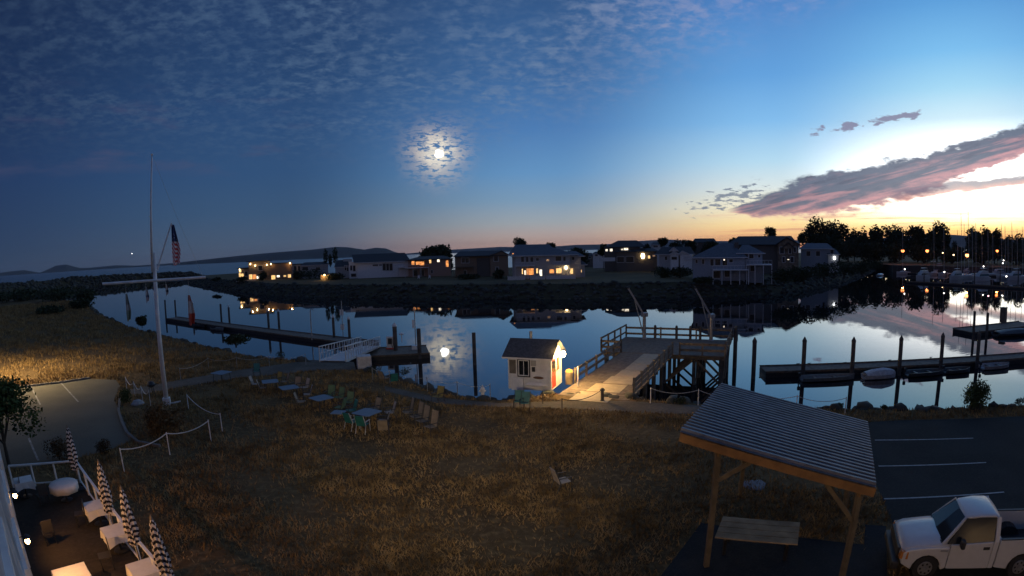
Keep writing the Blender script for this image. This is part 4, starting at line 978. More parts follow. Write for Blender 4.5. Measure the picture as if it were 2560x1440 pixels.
# closed striped umbrellas
mt = bpy.data.materials.new('striped_canvas'); mt.use_nodes = True; nt = mt.node_tree; S.nt = nt; b_ = nt.nodes['Principled BSDF']; b_.inputs['Roughness'].default_value = .85
t_ = nt.nodes.new('ShaderNodeTexCoord'); s_ = nt.nodes.new('ShaderNodeSeparateXYZ'); nt.links.new(t_.outputs['Object'], s_.inputs[0])
x_, y_, z_ = [S(s_.outputs[i]) for i in range(3)]
ang = y_._m('ARCTAN2', x_); chev = (ang*(4/math.pi))._m('PINGPONG', 1.0)
st = ((z_+chev*.075+noise(S(t_.outputs['Object']), 4, 2)*.08)*5.6)._m('FRACT').step(.46, .52)
nt.links.new(mix(st, (.012, .012, .018), (.60, .57, .55)).k, b_.inputs['Base Color'])
M_strip = mt
um = None
labs = ('closed black and white striped umbrella at the far patio corner', 'closed black and white striped umbrella second from the far corner', 'closed black and white striped umbrella third from the far corner', 'closed black and white striped umbrella nearest the camera')
for i, (px, py) in enumerate(((168, 1068), (246, 1156), (303, 1222), (378, 1296))):
    p = G(px, py, 2.75); p.z = 0
    if um is None:
        um = thing('patio_umbrella', labs[i], 'umbrella', (0, 0, 0), 0, 'closed striped umbrellas along the patio rail')
        MB().tube((0, 0, 0), (0, 0, 2.72), .025, n=8).build('pole', M_wood, um, local=True)
        prof = [(.03, 2.74), (.06, 2.68), (.09, 2.5), (.12, 2.2), (.16, 1.8), (.19, 1.45), (.17, 1.3), (.12, 1.24), (.16, 1.15), (.17, 1.0), (.13, .92)][::-1]
        MB().lathe(prof, (0, 0, 0), 32, lambda k, z: 1+.18*(1 if k % 4 < 2 else -1)*(1 if z < 2.6 else .4)+.1*math.sin(k*1.7+z*3)).build('canopy', M_strip, um, local=True)
        MB().lathe([(.05, 2.72), (.03, 2.8), (.01, 2.86)], (0, 0, 0), 8).build('finial', M_wood, um, local=True)
        MB().lathe([(.25, 0.021), (.25, .08), (.05, .14), (.04, .3)], (0, 0, 0), 12).build('base', M_dark, um, local=True); o = um
    else:
        o = copy_tree(um); o['label'] = labs[i]
    o.location = (p.x, p.y, 0); o.rotation_euler.z = i*.7
# ------------------------------------------------------------------ lawn furniture
def tubes(*segs, r=.014):
    mb = MB()
    for s_ in segs: mb.path([Vector(p) for p in s_], r, 5)
    return mb
def chair_proto(name, seatm, framem, hb=.55, plastic=False):
    o = thing(name, 'x', 'chair')
    MB().hexa([(-.25, -.22, .40), (.25, -.22, .40), (.25, .25, .43), (-.25, .25, .43)], [(-.25, -.22, .425), (.25, -.22, .425), (.25, .25, .455), (-.25, .25, .455)]).build('seat', seatm, o, local=True)
    MB().hexa([(-.25, -.20, .44), (.25, -.20, .44), (.25, -.23, .43), (-.25, -.23, .43)], [(-.24, -.38, .44+hb), (.24, -.38, .44+hb), (.24, -.41, .43+hb), (-.24, -.41, .43+hb)]).build('backrest', seatm, o, local=True)
    for s_ in (-1, 1):
        x = .275*s_
        tubes([(x, .27, 0), (x, .25, .62)], r=.018).build('leg', framem, o, local=True); tubes([(x, -.36, 0), (x, -.18, .44), (x*.95, -.40, .46+hb)], r=.018).build('leg', framem, o, local=True)
        MB().beam((x, .28, .64), (x, -.26, .63), .05, .025).build('armrest', framem, o, local=True)
    return o
M_sl_t = mat('tan_sling', (.25, .20, .14), .85); M_sl_y = mat('yellow_sling', (.25, .20, .06), .85); M_sl_p = mat('pale_sling', (.34, .30, .25), .85); M_sl_g = mat('green_sling', (.10, .17, .09), .85)
M_fr = mat('chair_frame_dark', (.035, .03, .028), .5); M_frw = mat('chair_frame_white', (.5, .48, .44), .5)
CH = {'t': chair_proto('lawn_chair', M_sl_t, M_fr), 'y': chair_proto('lawn_chair', M_sl_y, M_fr), 'p': chair_proto('lawn_chair', M_sl_p, M_fr), 'g': chair_proto('lawn_chair', M_sl_g, M_fr),
      'G': chair_proto('lawn_chair', M_green, M_frw), 'T': chair_proto('lawn_chair', M_sl_t, M_fr, .75), 'k': chair_proto('lawn_chair', M_green, M_fr)}
used = set()
def chair(k, px, py, a, label, z=.62):
    p = G(px, py, z); o = CH[k] if k not in used else copy_tree(CH[k]); used.add(k)
    o.location = (p.x, p.y, 0); o.rotation_euler.z = a; o['label'] = label; o['group'] = 'garden chairs on the lawn'
PI = math.pi
for c_ in (('y', 692, 944, 2.7, 'yellowish chair behind the far left blue table'), ('t', 710, 947, 2.2, 'tan chair right behind the far left blue table'), ('t', 656, 962, -1.2, 'tan chair leaning at the left of the far left blue table'), ('p', 638, 953, -1.5, 'pale chair set apart left of the far left blue table'),
           ('t', 739, 958, 2.9, 'tan chair behind the second blue table'), ('p', 760, 961, 2.4, 'pale chair behind and right of the second blue table'), ('p', 767, 978, 2.0, 'pale chair between the second and third blue tables'), ('t', 752, 996, -1.4, 'brown chair seen from the side left of the third blue table'),
           ('g', 824, 980, 3.0, 'green-tan chair behind the third blue table'), ('g', 846, 985, 2.6, 'green chair right behind the third blue table'), ('g', 869, 997, 2.8, 'wide green chair between the third and fourth blue tables'), ('g', 849, 1010, 1.4, 'green chair left of the pair beside the fourth blue table'), ('k', 877, 1017, 2.2, 'teal chair just behind the fourth blue table'),
           ('G', 878, 1045, -.5, 'dark teal chair with white legs, left of two before the fourth table'), ('G', 906, 1052, -.2, 'dark teal chair with white legs, right of two before the fourth table'),
           ('t', 935, 1013, 2.4, 'tan chair behind the fourth blue table'), ('p', 973, 1022, 2.0, 'pale chair right behind the fourth blue table'), ('p', 957, 1044, 1.6, 'pale chair at the right side of the fourth blue table'), ('t', 957, 1062, .2, 'brown chair turned away before the fourth blue table'),
           ('T', 1018, 1022, 2.0, 'tall tan armchair, left and rearmost of the row of four'), ('T', 1040, 1033, 2.2, 'tall tan armchair, second in the row of four'), ('T', 1055, 1043, 2.3, 'tall tan armchair, third in the row of four'), ('T', 1076, 1057, 2.4, 'tall tan armchair, right and nearest in the row of four'),
           ('k', 641, 922, -2.8, 'lone teal chair on the path far left of the gangway'), ('t', 960, 938, -.6, 'tan chair standing by the shore posts right of the gangway'), ('k', 984, 944, .4, 'teal chair standing by the shore posts right of the gangway'),
           ('y', 1094, 983, 2.6, 'single yellow chair on the lawn left of the hydrant'), ('k', 1297, 995, 3.0, 'teal chair in front of the white hut, left one'), ('k', 1313, 999, 3.0, 'teal chair in front of the white hut, right one'), ('p', 1405, 1190, -1.2, 'lone pale chair out in the middle of the dry lawn')):
    chair(*c_)
M_tt = mat('blue_grey_tabletop', (.12, .16, .20), .4, var=.1)
tp = None
for i, (px, py, s_, lab) in enumerate(((675, 953, 1.1, 'blue-grey square lawn table, farthest left of the four in a row'), (722, 968, 1.15, 'blue-grey square lawn table, second from the left'), (803, 994, 1.15, 'blue-grey square lawn table, third from the left'), (917, 1030, 1.2, 'blue-grey square lawn table, nearest of the four in a row'), (553, 931, 1.25, 'low blue table on the path left of the teal chair'), (846, 1030, .7, 'small blue side table left of the teal chairs'))):
    p = G(px, py, .72)
    if tp is None:
        o = tp = thing('lawn_table', lab, 'table', (0, 0, 0), 0, 'blue tables on the lawn')
        MB().prism([(x*.52*b, y*.52*b) for x, y, b in ((-.85, -1, 1), (.85, -1, 1), (1, -.85, 1), (1, .85, 1), (.85, 1, 1), (-.85, 1, 1), (-1, .85, 1), (-1, -.85, 1))], .69, .72).build('tabletop', M_tt, tp, local=True)
        for x in (-.36, .36):
            for y in (-.36, .36): MB().tube((x*1.1, y*1.1, 0), (x, y, .69), .02, n=6).build('leg', M_fr, tp, local=True)
        MB().beam((-.4, 0, .64), (.4, 0, .64), .04, .06).build('apron', M_fr, tp, local=True)
    else:
        o = copy_tree(tp); o['label'] = lab
    o.location = (p.x, p.y, 0); o.rotation_euler.z = .5+i*.2; o.scale = (s_, s_, 1)
p_ = G(381, 990); o = thing('barbecue_grill', 'small black grill standing left of the flagpole', 'grill', p_)
MB().lathe([(.1, .62), (.3, .72), (.32, .85), (.2, 1.02), (.03, 1.06)], p_, 12).build('kettle', M_dark, o)
for k in range(3): MB().tube(p_+Vector((.32*math.cos(k*2.1), .32*math.sin(k*2.1), 0)), p_+Vector((.15*math.cos(k*2.1), .15*math.sin(k*2.1), .7)), .02).build('leg', M_dark, o)
p_ = G(345, 1012); o = thing('boulder', 'pale boulder beside the bush left of the flagpole', 'rock', p_)
MB().lathe([(.4, -.05), (.45, .12), (.3, .3), (.05, .36)], p_, 9, lambda k, z: 1+.2*math.sin(k*2.3+z*4)).build('stone', M_conc, o)
# light pole of the car park, just beyond the left edge
p_ = Vector((-46, 31, 0)); o = thing('car_park_light', 'tall light pole of the left car park', 'lamp post', p_)
MB().tube(p_, p_+Vector((0, 0, 7)), .1, .07).build('pole', M_galv, o); MB().beam(p_+Vector((0, 0, 7)), p_+Vector((1.2, 0, 7.1)), .08, .08).build('arm', M_galv, o)
MB().box(p_+Vector((1.4, 0, 7.05)), (.6, .3, .14)).build('lamp_head', M_dark, o); MB().box(p_+Vector((1.4, 0, 6.965)), (.5, .24, .02)).build('lens', emit('car_park_lens', (1, .72, .36), 30), o)
lamp('car_park_lamp', o, p_+Vector((1.4, 0, 6.85)), 11000, (1, .72, .38), .15, spot=rad(160))
kb = MB(); kp = [G(*q)+Vector((0, 0, .06)) for q in ((300, 1000), (297, 1030), (306, 1060), (318, 1085), (345, 1108), (400, 1118))]
for a, b in zip(kp, kp[1:]): kb.beam(a, b, .16, .16)
tag(kb.build('island_kerb', mat('kerb_concrete', (.16, .15, .13), .85)), kind='structure')
sheet('island_bed', [G(*q) for q in ((290, 1000), (310, 985), (380, 985), (430, 1000), (452, 1020), (480, 1060), (470, 1100), (400, 1115), (340, 1105), (312, 1065), (330, 1035), (300, 1030))], .022, M_lawn)
# ------------------------------------------------------------------ vegetation
def leafmat(name, c, c2): return mat(name, c, .75, var=.35, scale=.9, c2=c2, spec=.2)
M_leaf = leafmat('dark_foliage', (.030, .042, .020), (.055, .07, .03)); M_leaf2 = leafmat('green_foliage', (.035, .06, .018), (.075, .11, .03))
M_leafr = leafmat('russet_foliage', (.07, .04, .018), (.12, .065, .025)); M_bark = mat('bark', (.05, .04, .03), .9, bump=.4)
M_dryg = leafmat('dry_grass_blades', (.18, .112, .042), (.40, .265, .11))
RS_ = np.random.RandomState(5)
def leafcloud(lobes, n, size, up=.0):
    """lobes: list of (cx,cy,cz,rx,ry,rz); returns quads spread mostly near each lobe's surface"""
    w = np.array([l[3]*l[4]+l[3]*l[5] for l in lobes]); w = w/w.sum()
    idx = RS_.choice(len(lobes), n, p=w); L = np.array(lobes)[idx]
    d = RS_.normal(size=(n, 3)); d /= np.linalg.norm(d, axis=1)[:, None]; d *= (1/np.abs(d).max(1)[:, None])**.45
    r = RS_.uniform(.2, 1.0, n)**.5*RS_.uniform(.85, 1.12, n)
    c = L[:, :3]+d*L[:, 3:]*r[:, None]
    a = RS_.normal(size=(n, 3)); a[:, 2] *= .7; a /= np.linalg.norm(a, axis=1)[:, None]
    b = RS_.normal(size=(n, 3)); b -= a*(a*b).sum(1)[:, None]; b /= np.linalg.norm(b, axis=1)[:, None]
    s = size*RS_.uniform(.5, 1.3, n)[:, None]
    q = np.stack([c-a*s*.9, c-b*s*.45, c+a*s*.9, c+b*s*.45], 1).reshape(-1, 3)
    return q, np.arange(4*n).reshape(-1, 4)
def tree(base, h, w, label, kind='round', mt=None, n=700, leaf=.5, name='tree', trunk=.18, group=None, cat='tree'):
    o = thing(name, label, cat, base, group=group); r = random.Random(int(base[0]*13+base[1]*7))
    lob = []
    if kind == 'poplar':
        for k in range(5):
            x = ((k-2)*.16+r.uniform(-.06, .06))*w; hh_ = h*r.uniform(.78, .97) if k != 2 else h
            lob.append((x, r.uniform(-.2, .2)*w, hh_*.56, w*r.uniform(.22, .30), w*.28, hh_*.44))
        for k in range(5): lob.append((r.uniform(-.35, .35)*w, r.uniform(-.3, .3)*w, h*r.uniform(.25, .6), w*.25, w*.25, h*.14))
    elif kind == 'crown':
        for k in range(9): lob.append((r.uniform(-.26, .26)*w, r.uniform(-.26, .26)*w, h-w*r.uniform(.32, .75), w*r.uniform(.2, .3), w*r.uniform(.2, .3), w*r.uniform(.2, .3)))
    elif kind == 'cypress': lob = [(0, 0, h*.52, w*.5, w*.5, h*.48)]
    elif kind == 'bush':
        for k in range(8): lob.append((r.uniform(-.27, .27)*w, r.uniform(-.25, .25)*w, h*r.uniform(.35, .6), w*r.uniform(.2, .32), w*r.uniform(.2, .3), h*r.uniform(.28, .42)))
    else:
        for k in range(9): lob.append((r.uniform(-.3, .3)*w, r.uniform(-.3, .3)*w, h*r.uniform(.48, .8), w*r.uniform(.16, .28), w*r.uniform(.16, .26), h*r.uniform(.14, .24)))
    v, f = leafcloud(lob, n, leaf)
    npmesh('crown', v, f, mt or M_leaf, o)
    B = Vector(base); tw = max(.05, w*.035) if trunk is None else trunk
    mb = MB().tube(B+Vector((0, 0, -.3)), B+Vector((0, 0, h*.55)), tw, tw*.5, 7)
    for l in lob[:4]: mb.tube(B+Vector((0, 0, h*.22)), B+Vector((l[0], l[1], l[2])), tw*.5, tw*.15, 5)
    mb.build('trunk', M_bark, o); return o
def ptree(px, pytop, pybase, wpx, D, label, kind='round', n=700, leaf=None, mt=None, group=None, name='tree', zb=None):
    b = AT(px, pybase, D); zb_ = b.z if zb is None else zb
    h = AT(px, pytop, D).z-zb_; w = wpx/FPX*D
    return tree(Vector((b.x, b.y, zb_)), h, w, label, kind, mt, n, leaf or max(.3, D*.0022), name, trunk=None, group=group)
# big silhouettes at right
TG = 'tall trees against the sunset'
for i, (px, pt_, w, n, lab) in enumerate(((2052, 540, 56, 1500, 'tallest broad tree left of the marina, highest in the skyline'), (2098, 551, 44, 1100, 'broad tree leaning against the tallest one on its right'), (2136, 567, 24, 500, 'thin poplar, left one of the two between the big clumps'), (2158, 569, 22, 450, 'thin poplar, right one of the two between the big clumps'),
                    (2188, 565, 26, 700, 'slim dark poplar just left of the gap in the tree line'), (2240, 560, 56, 1300, 'wide poplar clump above the left orange street lamp'), (2294, 562, 42, 1000, 'poplar clump above the second orange street lamp'), (2342, 551, 44, 1100, 'highest poplar at the marina, right of the second lamp'),
                    (2435, 568, 34, 800, 'poplar behind the tallest sailboat masts'), (2458, 567, 32, 700, 'poplar just right of the tallest masts'), (2486, 570, 30, 600, 'poplar among the masts near the right edge'), (2520, 586, 30, 500, 'low poplar second from the right edge'), (2548, 582, 30, 500, 'low poplar at the right edge'))):
    ptree(px, pt_, 648, w*1.4, 345+8*(i % 3), lab, 'poplar', int(n*3.4), 1.15, None, TG, 'poplar_tree', .6)
ptree(2006, 581, 640, 26, 260, 'round dark tree left of the tallest tree, over the blue house', 'crown', 1100, .6, None, None, 'broadleaf_tree', .6)
ptree(2385, 598, 648, 22, 345, 'small round tree in the gap of the tree line', 'round', 300, .7, None, None, 'broadleaf_tree', .6)
for px, w, pt_, lab in ((2120, 70, 592, 'dark thicket under the tall trees, left part'), (2185, 70, 598, 'dark thicket under the slim poplar'), (2240, 70, 604, 'dark thicket under the wide poplar clump'), (2310, 70, 606, 'dark thicket under the second lamp'), (2380, 80, 612, 'dark thicket behind the middle of the marina'), (2460, 80, 604, 'dark thicket behind the tall masts'), (2540, 80, 600, 'dark thicket behind the right edge of the marina')):
    ptree(px, pt_, 650, w, 330, lab, 'bush', 1800, 1.0, None, 'undergrowth behind the marina', 'thicket', .5)
for px, w, pt_, pb, D, lab in ((1960, 60, 668, 712, 139, 'dark shrub right of the blue house on the bank'), (2010, 70, 662, 712, 141, 'dark shrub on the bank, second right of the blue house'), (2060, 70, 655, 708, 150, 'dark shrub on the bank, third right of the blue house'), (2110, 70, 650, 700, 165, 'dark shrub on the bank, fourth right of the blue house'), (2155, 60, 648, 690, 185, 'dark shrub on the bank beside the harbour corner'), (2190, 50, 650, 680, 215, 'dark shrub at the tip of the bank by the marina'),
                             (1700, 60, 660, 685, 158, 'low hedge left of the blue house'), (1655, 44, 664, 682, 160, 'low dark bush before the white gabled house'), (1760, 44, 690, 712, 136, 'low dark bush below the blue house deck')):
    ptree(px, pt_, pb, w*1.15, D, lab, 'bush', 1300, .34, M_leaf, 'shrubs on the far bank', 'shrub', .4)
for a in ((1086, 604, 655, 92, 235, 'large round tree behind the house with orange windows', 'round', 1500, .45, None, None, 'broadleaf_tree'), (1303, 588, 640, 34, 250, 'wind-bent tree above the slate roof of the two-storey house', 'round', 450, .5, None, None, 'broadleaf_tree'), (1379, 603, 640, 28, 230, 'small spiky tree right behind the two-storey house roof', 'round', 260, .5, None, None, 'broadleaf_tree'),
          (1442, 610, 655, 52, 215, 'round dark tree right of the two-storey house', 'bush', 900, .42, None, None, 'broadleaf_tree'), (1508, 608, 645, 26, 230, 'round dark bush left of the red-lit house', 'bush', 500, .4, None, None, 'broadleaf_tree'), (1616, 606, 640, 20, 250, 'small round bush behind the red-lit house', 'bush', 300, .4, None, None, 'broadleaf_tree'),
          (1657, 590, 640, 24, 240, 'spiky dark tree left of the white gables', 'round', 400, .45, None, None, 'broadleaf_tree'), (1688, 596, 640, 30, 245, 'low round tree above the white gables', 'round', 400, .45, None, None, 'broadleaf_tree'), (1722, 591, 640, 40, 245, 'wide dark tree left of the blue roof', 'round', 600, .45, None, None, 'broadleaf_tree'), (1778, 596, 640, 50, 250, 'flat dark tree behind the blue roof', 'round', 600, .45, None, None, 'broadleaf_tree'),
          (1929, 563, 620, 30, 230, 'round tree rising above the large dark roof', 'bush', 700, .42, None, None, 'broadleaf_tree'), (1835, 592, 640, 24, 240, 'small dark tree at the left end of the large dark roof', 'round', 300, .42, None, None, 'broadleaf_tree')):
    a = list(a); a[6] = 'crown'; ww_ = a[3]*1.15/FPX*a[4]; a[3] *= 1.15; a[7] = int(max(900, ww_*ww_*24)); a[8] = .34+.035*ww_
    ptree(*a[:10], a[10], a[11], .6)
for px, pt_, pb, w, lab in ((815, 622, 668, 11, 'thin dark cypress, left of three behind the white house'), (826, 636, 666, 9, 'shortest dark cypress, middle of three behind the white house'), (838, 618, 660, 13, 'tallest dark cypress, right of three behind the white house')):
    ptree(px, pt_, pb, w, 235, lab, 'cypress', 380, .45, None, 'cypresses behind the white house', 'cypress_tree')
for px, pt_, pb, w, D, lab in ((775, 668, 702, 70, 225, 'dark bush mass between the modern house and the white house'), (840, 680, 700, 50, 205, 'dark bush left of the white house wall'), (655, 676, 703, 26, 232, 'dark garden tree in front of the lit modern house'), (607, 690, 704, 30, 235, 'low shrub at the left foot of the modern house'), (745, 672, 700, 26, 225, 'dark shrub at the right end of the modern house'), (540, 692, 702, 30, 260, 'low shrub near the tip of the far bank'), (1250, 672, 700, 40, 172, 'dark bush left of the white fence'), (1170, 684, 702, 60, 172, 'dark bush before the brown house')):
    ptree(px, pt_, pb, w, D, lab, 'bush', 800, .42, None, 'garden bushes across the channel', 'garden_bush', .4)
# scrub on the left point
for i, (px, py, w, h, lab) in enumerate(((150, 752, 150, 5, 'wide dark scrub on the left point'), (60, 752, 140, 4.5, 'wide dark scrub at the left edge of the picture'), (215, 757, 60, 4, 'dark scrub at the water end of the left point'), (205, 772, 70, 2.6, 'dark bush on the left shore below the scrub'), (130, 785, 80, 2, 'low dark bush on the left lawn'), (355, 815, 26, 1.6, 'small bush on the shore left of the flagpole'), (590, 862, 70, 1.3, 'low bush on the shore before the left dock'), (-20, 760, 90, 4, 'dark scrub cut by the left picture edge'))):
    b = G(px, py); tree(b, h, w/FPX*math.hypot(b.x, b.y), lab, 'bush', M_leaf, 1100, max(.14, .003*b.length), 'scrub_bush', None, 'scrub along the left shore', 'bush')
# near shrubs and tree
b = G(413, 1085); tree(b, 1.95, 2.6, 'big rounded rusty bush at the foot of the flagpole', 'bush', mat('rusty_bush', (.10, .07, .028), .8, var=.3, scale=2, c2=(.20, .13, .045)), 5200, .085, 'round_bush', .06, None, 'bush')
b = G(318, 1012); tree(b, 1.3, 1.1, 'small green bush left of the flagpole', 'bush', M_leaf2, 900, .07, 'green_bush', .03, None, 'bush')
b = G(262, 1135); tree(b, .9, .9, 'small reddish shrub beside the car park', 'bush', M_leafr, 700, .06, 'red_shrub', .03, None, 'bush')
b = G(150, 1150); tree(b, 1.3, 1.7, 'russet shrub behind the patio rail', 'bush', M_leafr, 1200, .07, 'russet_shrub', .03, None, 'bush')
b = G(22, 1160); tree(b, 4.6, 4.6, 'leafy green tree at the left edge beside the restaurant wall', 'round', M_leaf2, 3800, .13, 'garden_tree', .12, None, 'tree')
b = G(2432, 1022); tree(b, 1.7, 2.7, 'wild green bush on the bank at the right', 'bush', M_leaf2, 2600, .09, 'bank_bush', .04, None, 'bush')
for i, (px, py, s_) in enumerate(((700, 893, .6), (1010, 940, .7), (935, 935, .7), (1700, 1010, .5), (2100, 1021, .35), (2210, 1024, .3), (2550, 1012, .5))):
    b = G(px, py); tree(b, s_, s_*1.6, 'low weeds on the bank %s' % ('before the left dock', 'under the fuel dock', 'beside the concrete block', 'right of the pier foot', 'behind the shelter', 'left of the bank bush', 'at the right picture edge')[i], 'bush', M_leaf, 260, .07, 'weeds', .01, 'weeds along the near bank', 'weeds')
# dry grass: short blades over the lawn, one object
lp = [(p[0], p[1]) for p in poly]
def inside(x, y, pg):
    c = np.zeros(len(x), bool); n = len(pg)
    for i in range(n):
        x0, y0 = pg[i][0], pg[i][1]; x1, y1 = pg[i-1][0], pg[i-1][1]
        m_ = ((y0 > y) != (y1 > y)); t = (x1-x0)*(y-y0)/((y1-y0) if abs(y1-y0) > 1e-9 else 1e-9)+x0
        c ^= m_ & (x < t)
    return c
NG = 430000
far_ = RS_.rand(NG) < .28
rr_ = np.where(far_, 50+130*RS_.rand(NG), 9+46*RS_.rand(NG)**1.25); aa = np.where(far_, RS_.uniform(-1.0, -.35, NG), RS_.uniform(-.98, .98, NG)); gx, gy = rr_*np.sin(aa), rr_*np.cos(aa)
ok = inside(gx, gy, lp)
for nm in ('car_park', 'path', 'gravel_path', 'parking_lot', 'mulch_pad', 'mulch_edge', 'patio'):
    me = bpy.data.objects[nm].data; ok &= ~inside(gx, gy, [(v.co.x, v.co.y) for v in me.vertices])
for s0 in (sh(-.1, -.1, 0), ):
    ok &= ~((gx > -.8) & (gx < 3.6) & (gy > 34.3))
sq = PO; ps = (gx-PO.x)*pu.x+(gy-PO.y)*pu.y; pt_ = (gx-PO.x)*pv.x+(gy-PO.y)*pv.y
ok &= ~((ps > -2.6) & (abs(pt_) < 2.4))
dens = (np.sin(gx*.9+np.sin(gy*.7)*1.5)+np.sin(gy*1.1+gx*.35)+RS_.normal(0, .9, NG)) > -.5
ok &= dens
gx, gy, gr = gx[ok], gy[ok], rr_[ok]; n = len(gx)
hgt_ = RS_.uniform(.03, .14, n)*(1+np.minimum(gr, 60)/45+np.maximum(gr-50, 0)/40); wd_ = RS_.uniform(.008, .022, n)*(.7+gr/22); an = RS_.uniform(0, 6.28, n); ln = RS_.uniform(-.12, .12, (n, 2))
v = np.stack([np.c_[gx-wd_*np.cos(an), gy-wd_*np.sin(an), np.zeros(n)], np.c_[gx+wd_*np.cos(an), gy+wd_*np.sin(an), np.zeros(n)], np.c_[gx+ln[:, 0], gy+ln[:, 1], hgt_]], 1).reshape(-1, 3)
tag(npmesh('dry_grass', v, np.arange(3*n).reshape(-1, 3), M_dryg), 'short dry brown grass covering the lawn', 'grass', kind='stuff')
# ------------------------------------------------------------------ houses across the channel
M_w_tan = mat('tan_stucco', (.26, .19, .12), .85); M_w_white = mat('pale_siding', (.76, .76, .75), .8); M_w_pink = mat('pinkish_siding', (.42, .29, .23), .85); M_w_brown = mat('brown_siding', (.28, .21, .15), .85)
M_w_grey = mat('grey_siding_house', (.40, .41, .42), .8); M_w_blue = mat('blue_grey_siding', (.30, .34, .39), .8); M_w_dark = mat('dark_siding', (.12, .11, .10), .85); M_trim = mat('white_trim', (.6, .6, .6), .6)
M_rf_d = mat('dark_roof', (.032, .038, .045), .8, var=.3, scale=2); M_rf_b = mat('slate_blue_roof', (.085, .105, .13), .75, var=.25, scale=2); M_stone = mat('stone_cladding', (.22, .17, .12), .9, var=.4, scale=1.2)
L_or = litwin('window_orange', (1, .36, .09), 1.5); L_ye = litwin('window_yellow', (1, .58, .20), 2.0); L_wh = litwin('window_white', (1, .86, .66), 2.4)
M_hgl = mat('house_glass', (.02, .024, .03), .3, var=.1, spec=.25); L_dim = litwin('window_dim', (1, .55, .25), .35)
class House:
    def __init__(s, name, label, pxc, D, wallm, roofm, zb=.6, group='houses across the channel'):
        d = ray(pxc, 640); s.az = math.atan2(d.x, d.y); s.D = D; s.zb = zb
        s.o = thing(name, label, 'house', (math.sin(s.az)*D, math.cos(s.az)*D, zb), -s.az, group); s.w, s.r = wallm, roofm
        s.F = Vector((math.sin(s.az), math.cos(s.az))); s.Rt = Vector((s.F.y, -s.F.x))
    def L(s, px, py, dy=0.0):
        d = ray(px, py); h = Vector((d.x, d.y)); t = (s.D+dy)/h.dot(s.F)
        return Vector((h.dot(s.Rt)*t, dy, EYE+d.z*t-s.zb))
    def block(s, x0, x1, yt, depth=9, dy=0, mt=None, name='wall', zb=-.6, yb=None):
        a, b = s.L(x0, yt, dy), s.L(x1, yt, dy); z = max(a.z, b.z)
        z0 = zb if yb is None else s.L(x0, yb, dy).z
        MB().hexa([(a.x, dy, z0), (b.x, dy, z0), (b.x, dy+depth, z0), (a.x, dy+depth, z0)], [(a.x, dy, z), (b.x, dy, z), (b.x, dy+depth, z), (a.x, dy+depth, z)]).build(name, mt or s.w, s.o, local=True); return s
    def flat(s, x0, x1, yt, depth=9, dy=0, over=.6, th=.3):
        a, b = s.L(x0, yt, dy), s.L(x1, yt, dy); z = max(a.z, b.z)+.004
        MB().hexa([(a.x-over, dy-over, z), (b.x+over, dy-over, z), (b.x+over, dy+depth+over, z), (a.x-over, dy+depth+over, z)], [(a.x-over, dy-over, z+th), (b.x+over, dy-over, z+th), (b.x+over, dy+depth+over, z+th), (a.x-over, dy+depth+over, z+th)]).build('roof', s.r, s.o, local=True); return s
    def roof(s, x0, x1, r0, r1, ye, yr, depth=9, dy=0, over=.5, mt=None):
        """ridge parallel to the front; r0,r1 ridge ends (hip when inside x0..x1)"""
        a, b = s.L(x0, ye, dy), s.L(x1, ye, dy); ze = max(a.z, b.z); zr = s.L((r0+r1)/2, yr, dy+depth/2).z
        p, q = s.L(r0, yr, dy+depth/2), s.L(r1, yr, dy+depth/2); y0, y1, ym = dy-over, dy+depth+over, dy+depth/2; e = ze-.1
        mb = MB(); A = [(a.x-over, y0, e), (b.x+over, y0, e), (b.x+over, y1, e), (a.x-over, y1, e)]; P, Q = (p.x, ym, zr), (q.x, ym, zr)
        mb.face((A[0], A[1], Q, P)); mb.face((A[2], A[3], P, Q)); mb.face((A[1], A[2], Q)); mb.face((A[3], A[0], P)); mb.face(A[::-1])
        ob = mb.build('roof', mt or s.r, s.o, local=True)
        MB().beam((A[0][0], y0-.03, e+.02), (A[1][0], y0-.03, e+.02), .08, .22).build('gutter', M_trim if s.w in (M_w_white, M_w_blue, M_w_grey) else s.r, ob, local=True); return s
    def gable(s, x0, x1, xr, ye, yr, depth=6, dy=0, over=.4, mt=None, trim=None):
        a, b = s.L(x0, ye, dy), s.L(x1, ye, dy); ze = max(a.z, b.z); rg = s.L(xr, yr, dy); zr = max(rg.z, ze+.4)
        MB().hexa([(a.x, dy, ze-.2), (b.x, dy, ze-.2), (rg.x, dy, zr-.15)], [(a.x, dy+depth, ze-.2), (b.x, dy+depth, ze-.2), (rg.x, dy+depth, zr-.15)]).build('gable_wall', mt or s.w, s.o, local=True)
        sl = (zr-ze)/max(.1, (b.x-a.x)/2)
        for (ex, sg) in ((a.x-over, 1), (b.x+over, -1)):
            ez = ze-over*sl
            MB().hexa([(ex, dy-over, ez), (rg.x, dy-over, zr), (rg.x, dy+depth, zr), (ex, dy+depth, ez)], [(ex, dy-over, ez+.2), (rg.x, dy-over, zr+.2), (rg.x, dy+depth, zr+.2), (ex, dy+depth, ez+.2)]).build('roof', s.r, s.o, local=True)
            if trim: MB().beam((ex, dy-over-.05, ez+.05), (rg.x, dy-over-.05, zr+.05), .08, .35).build('barge_board', trim, s.o, local=True)
        return s
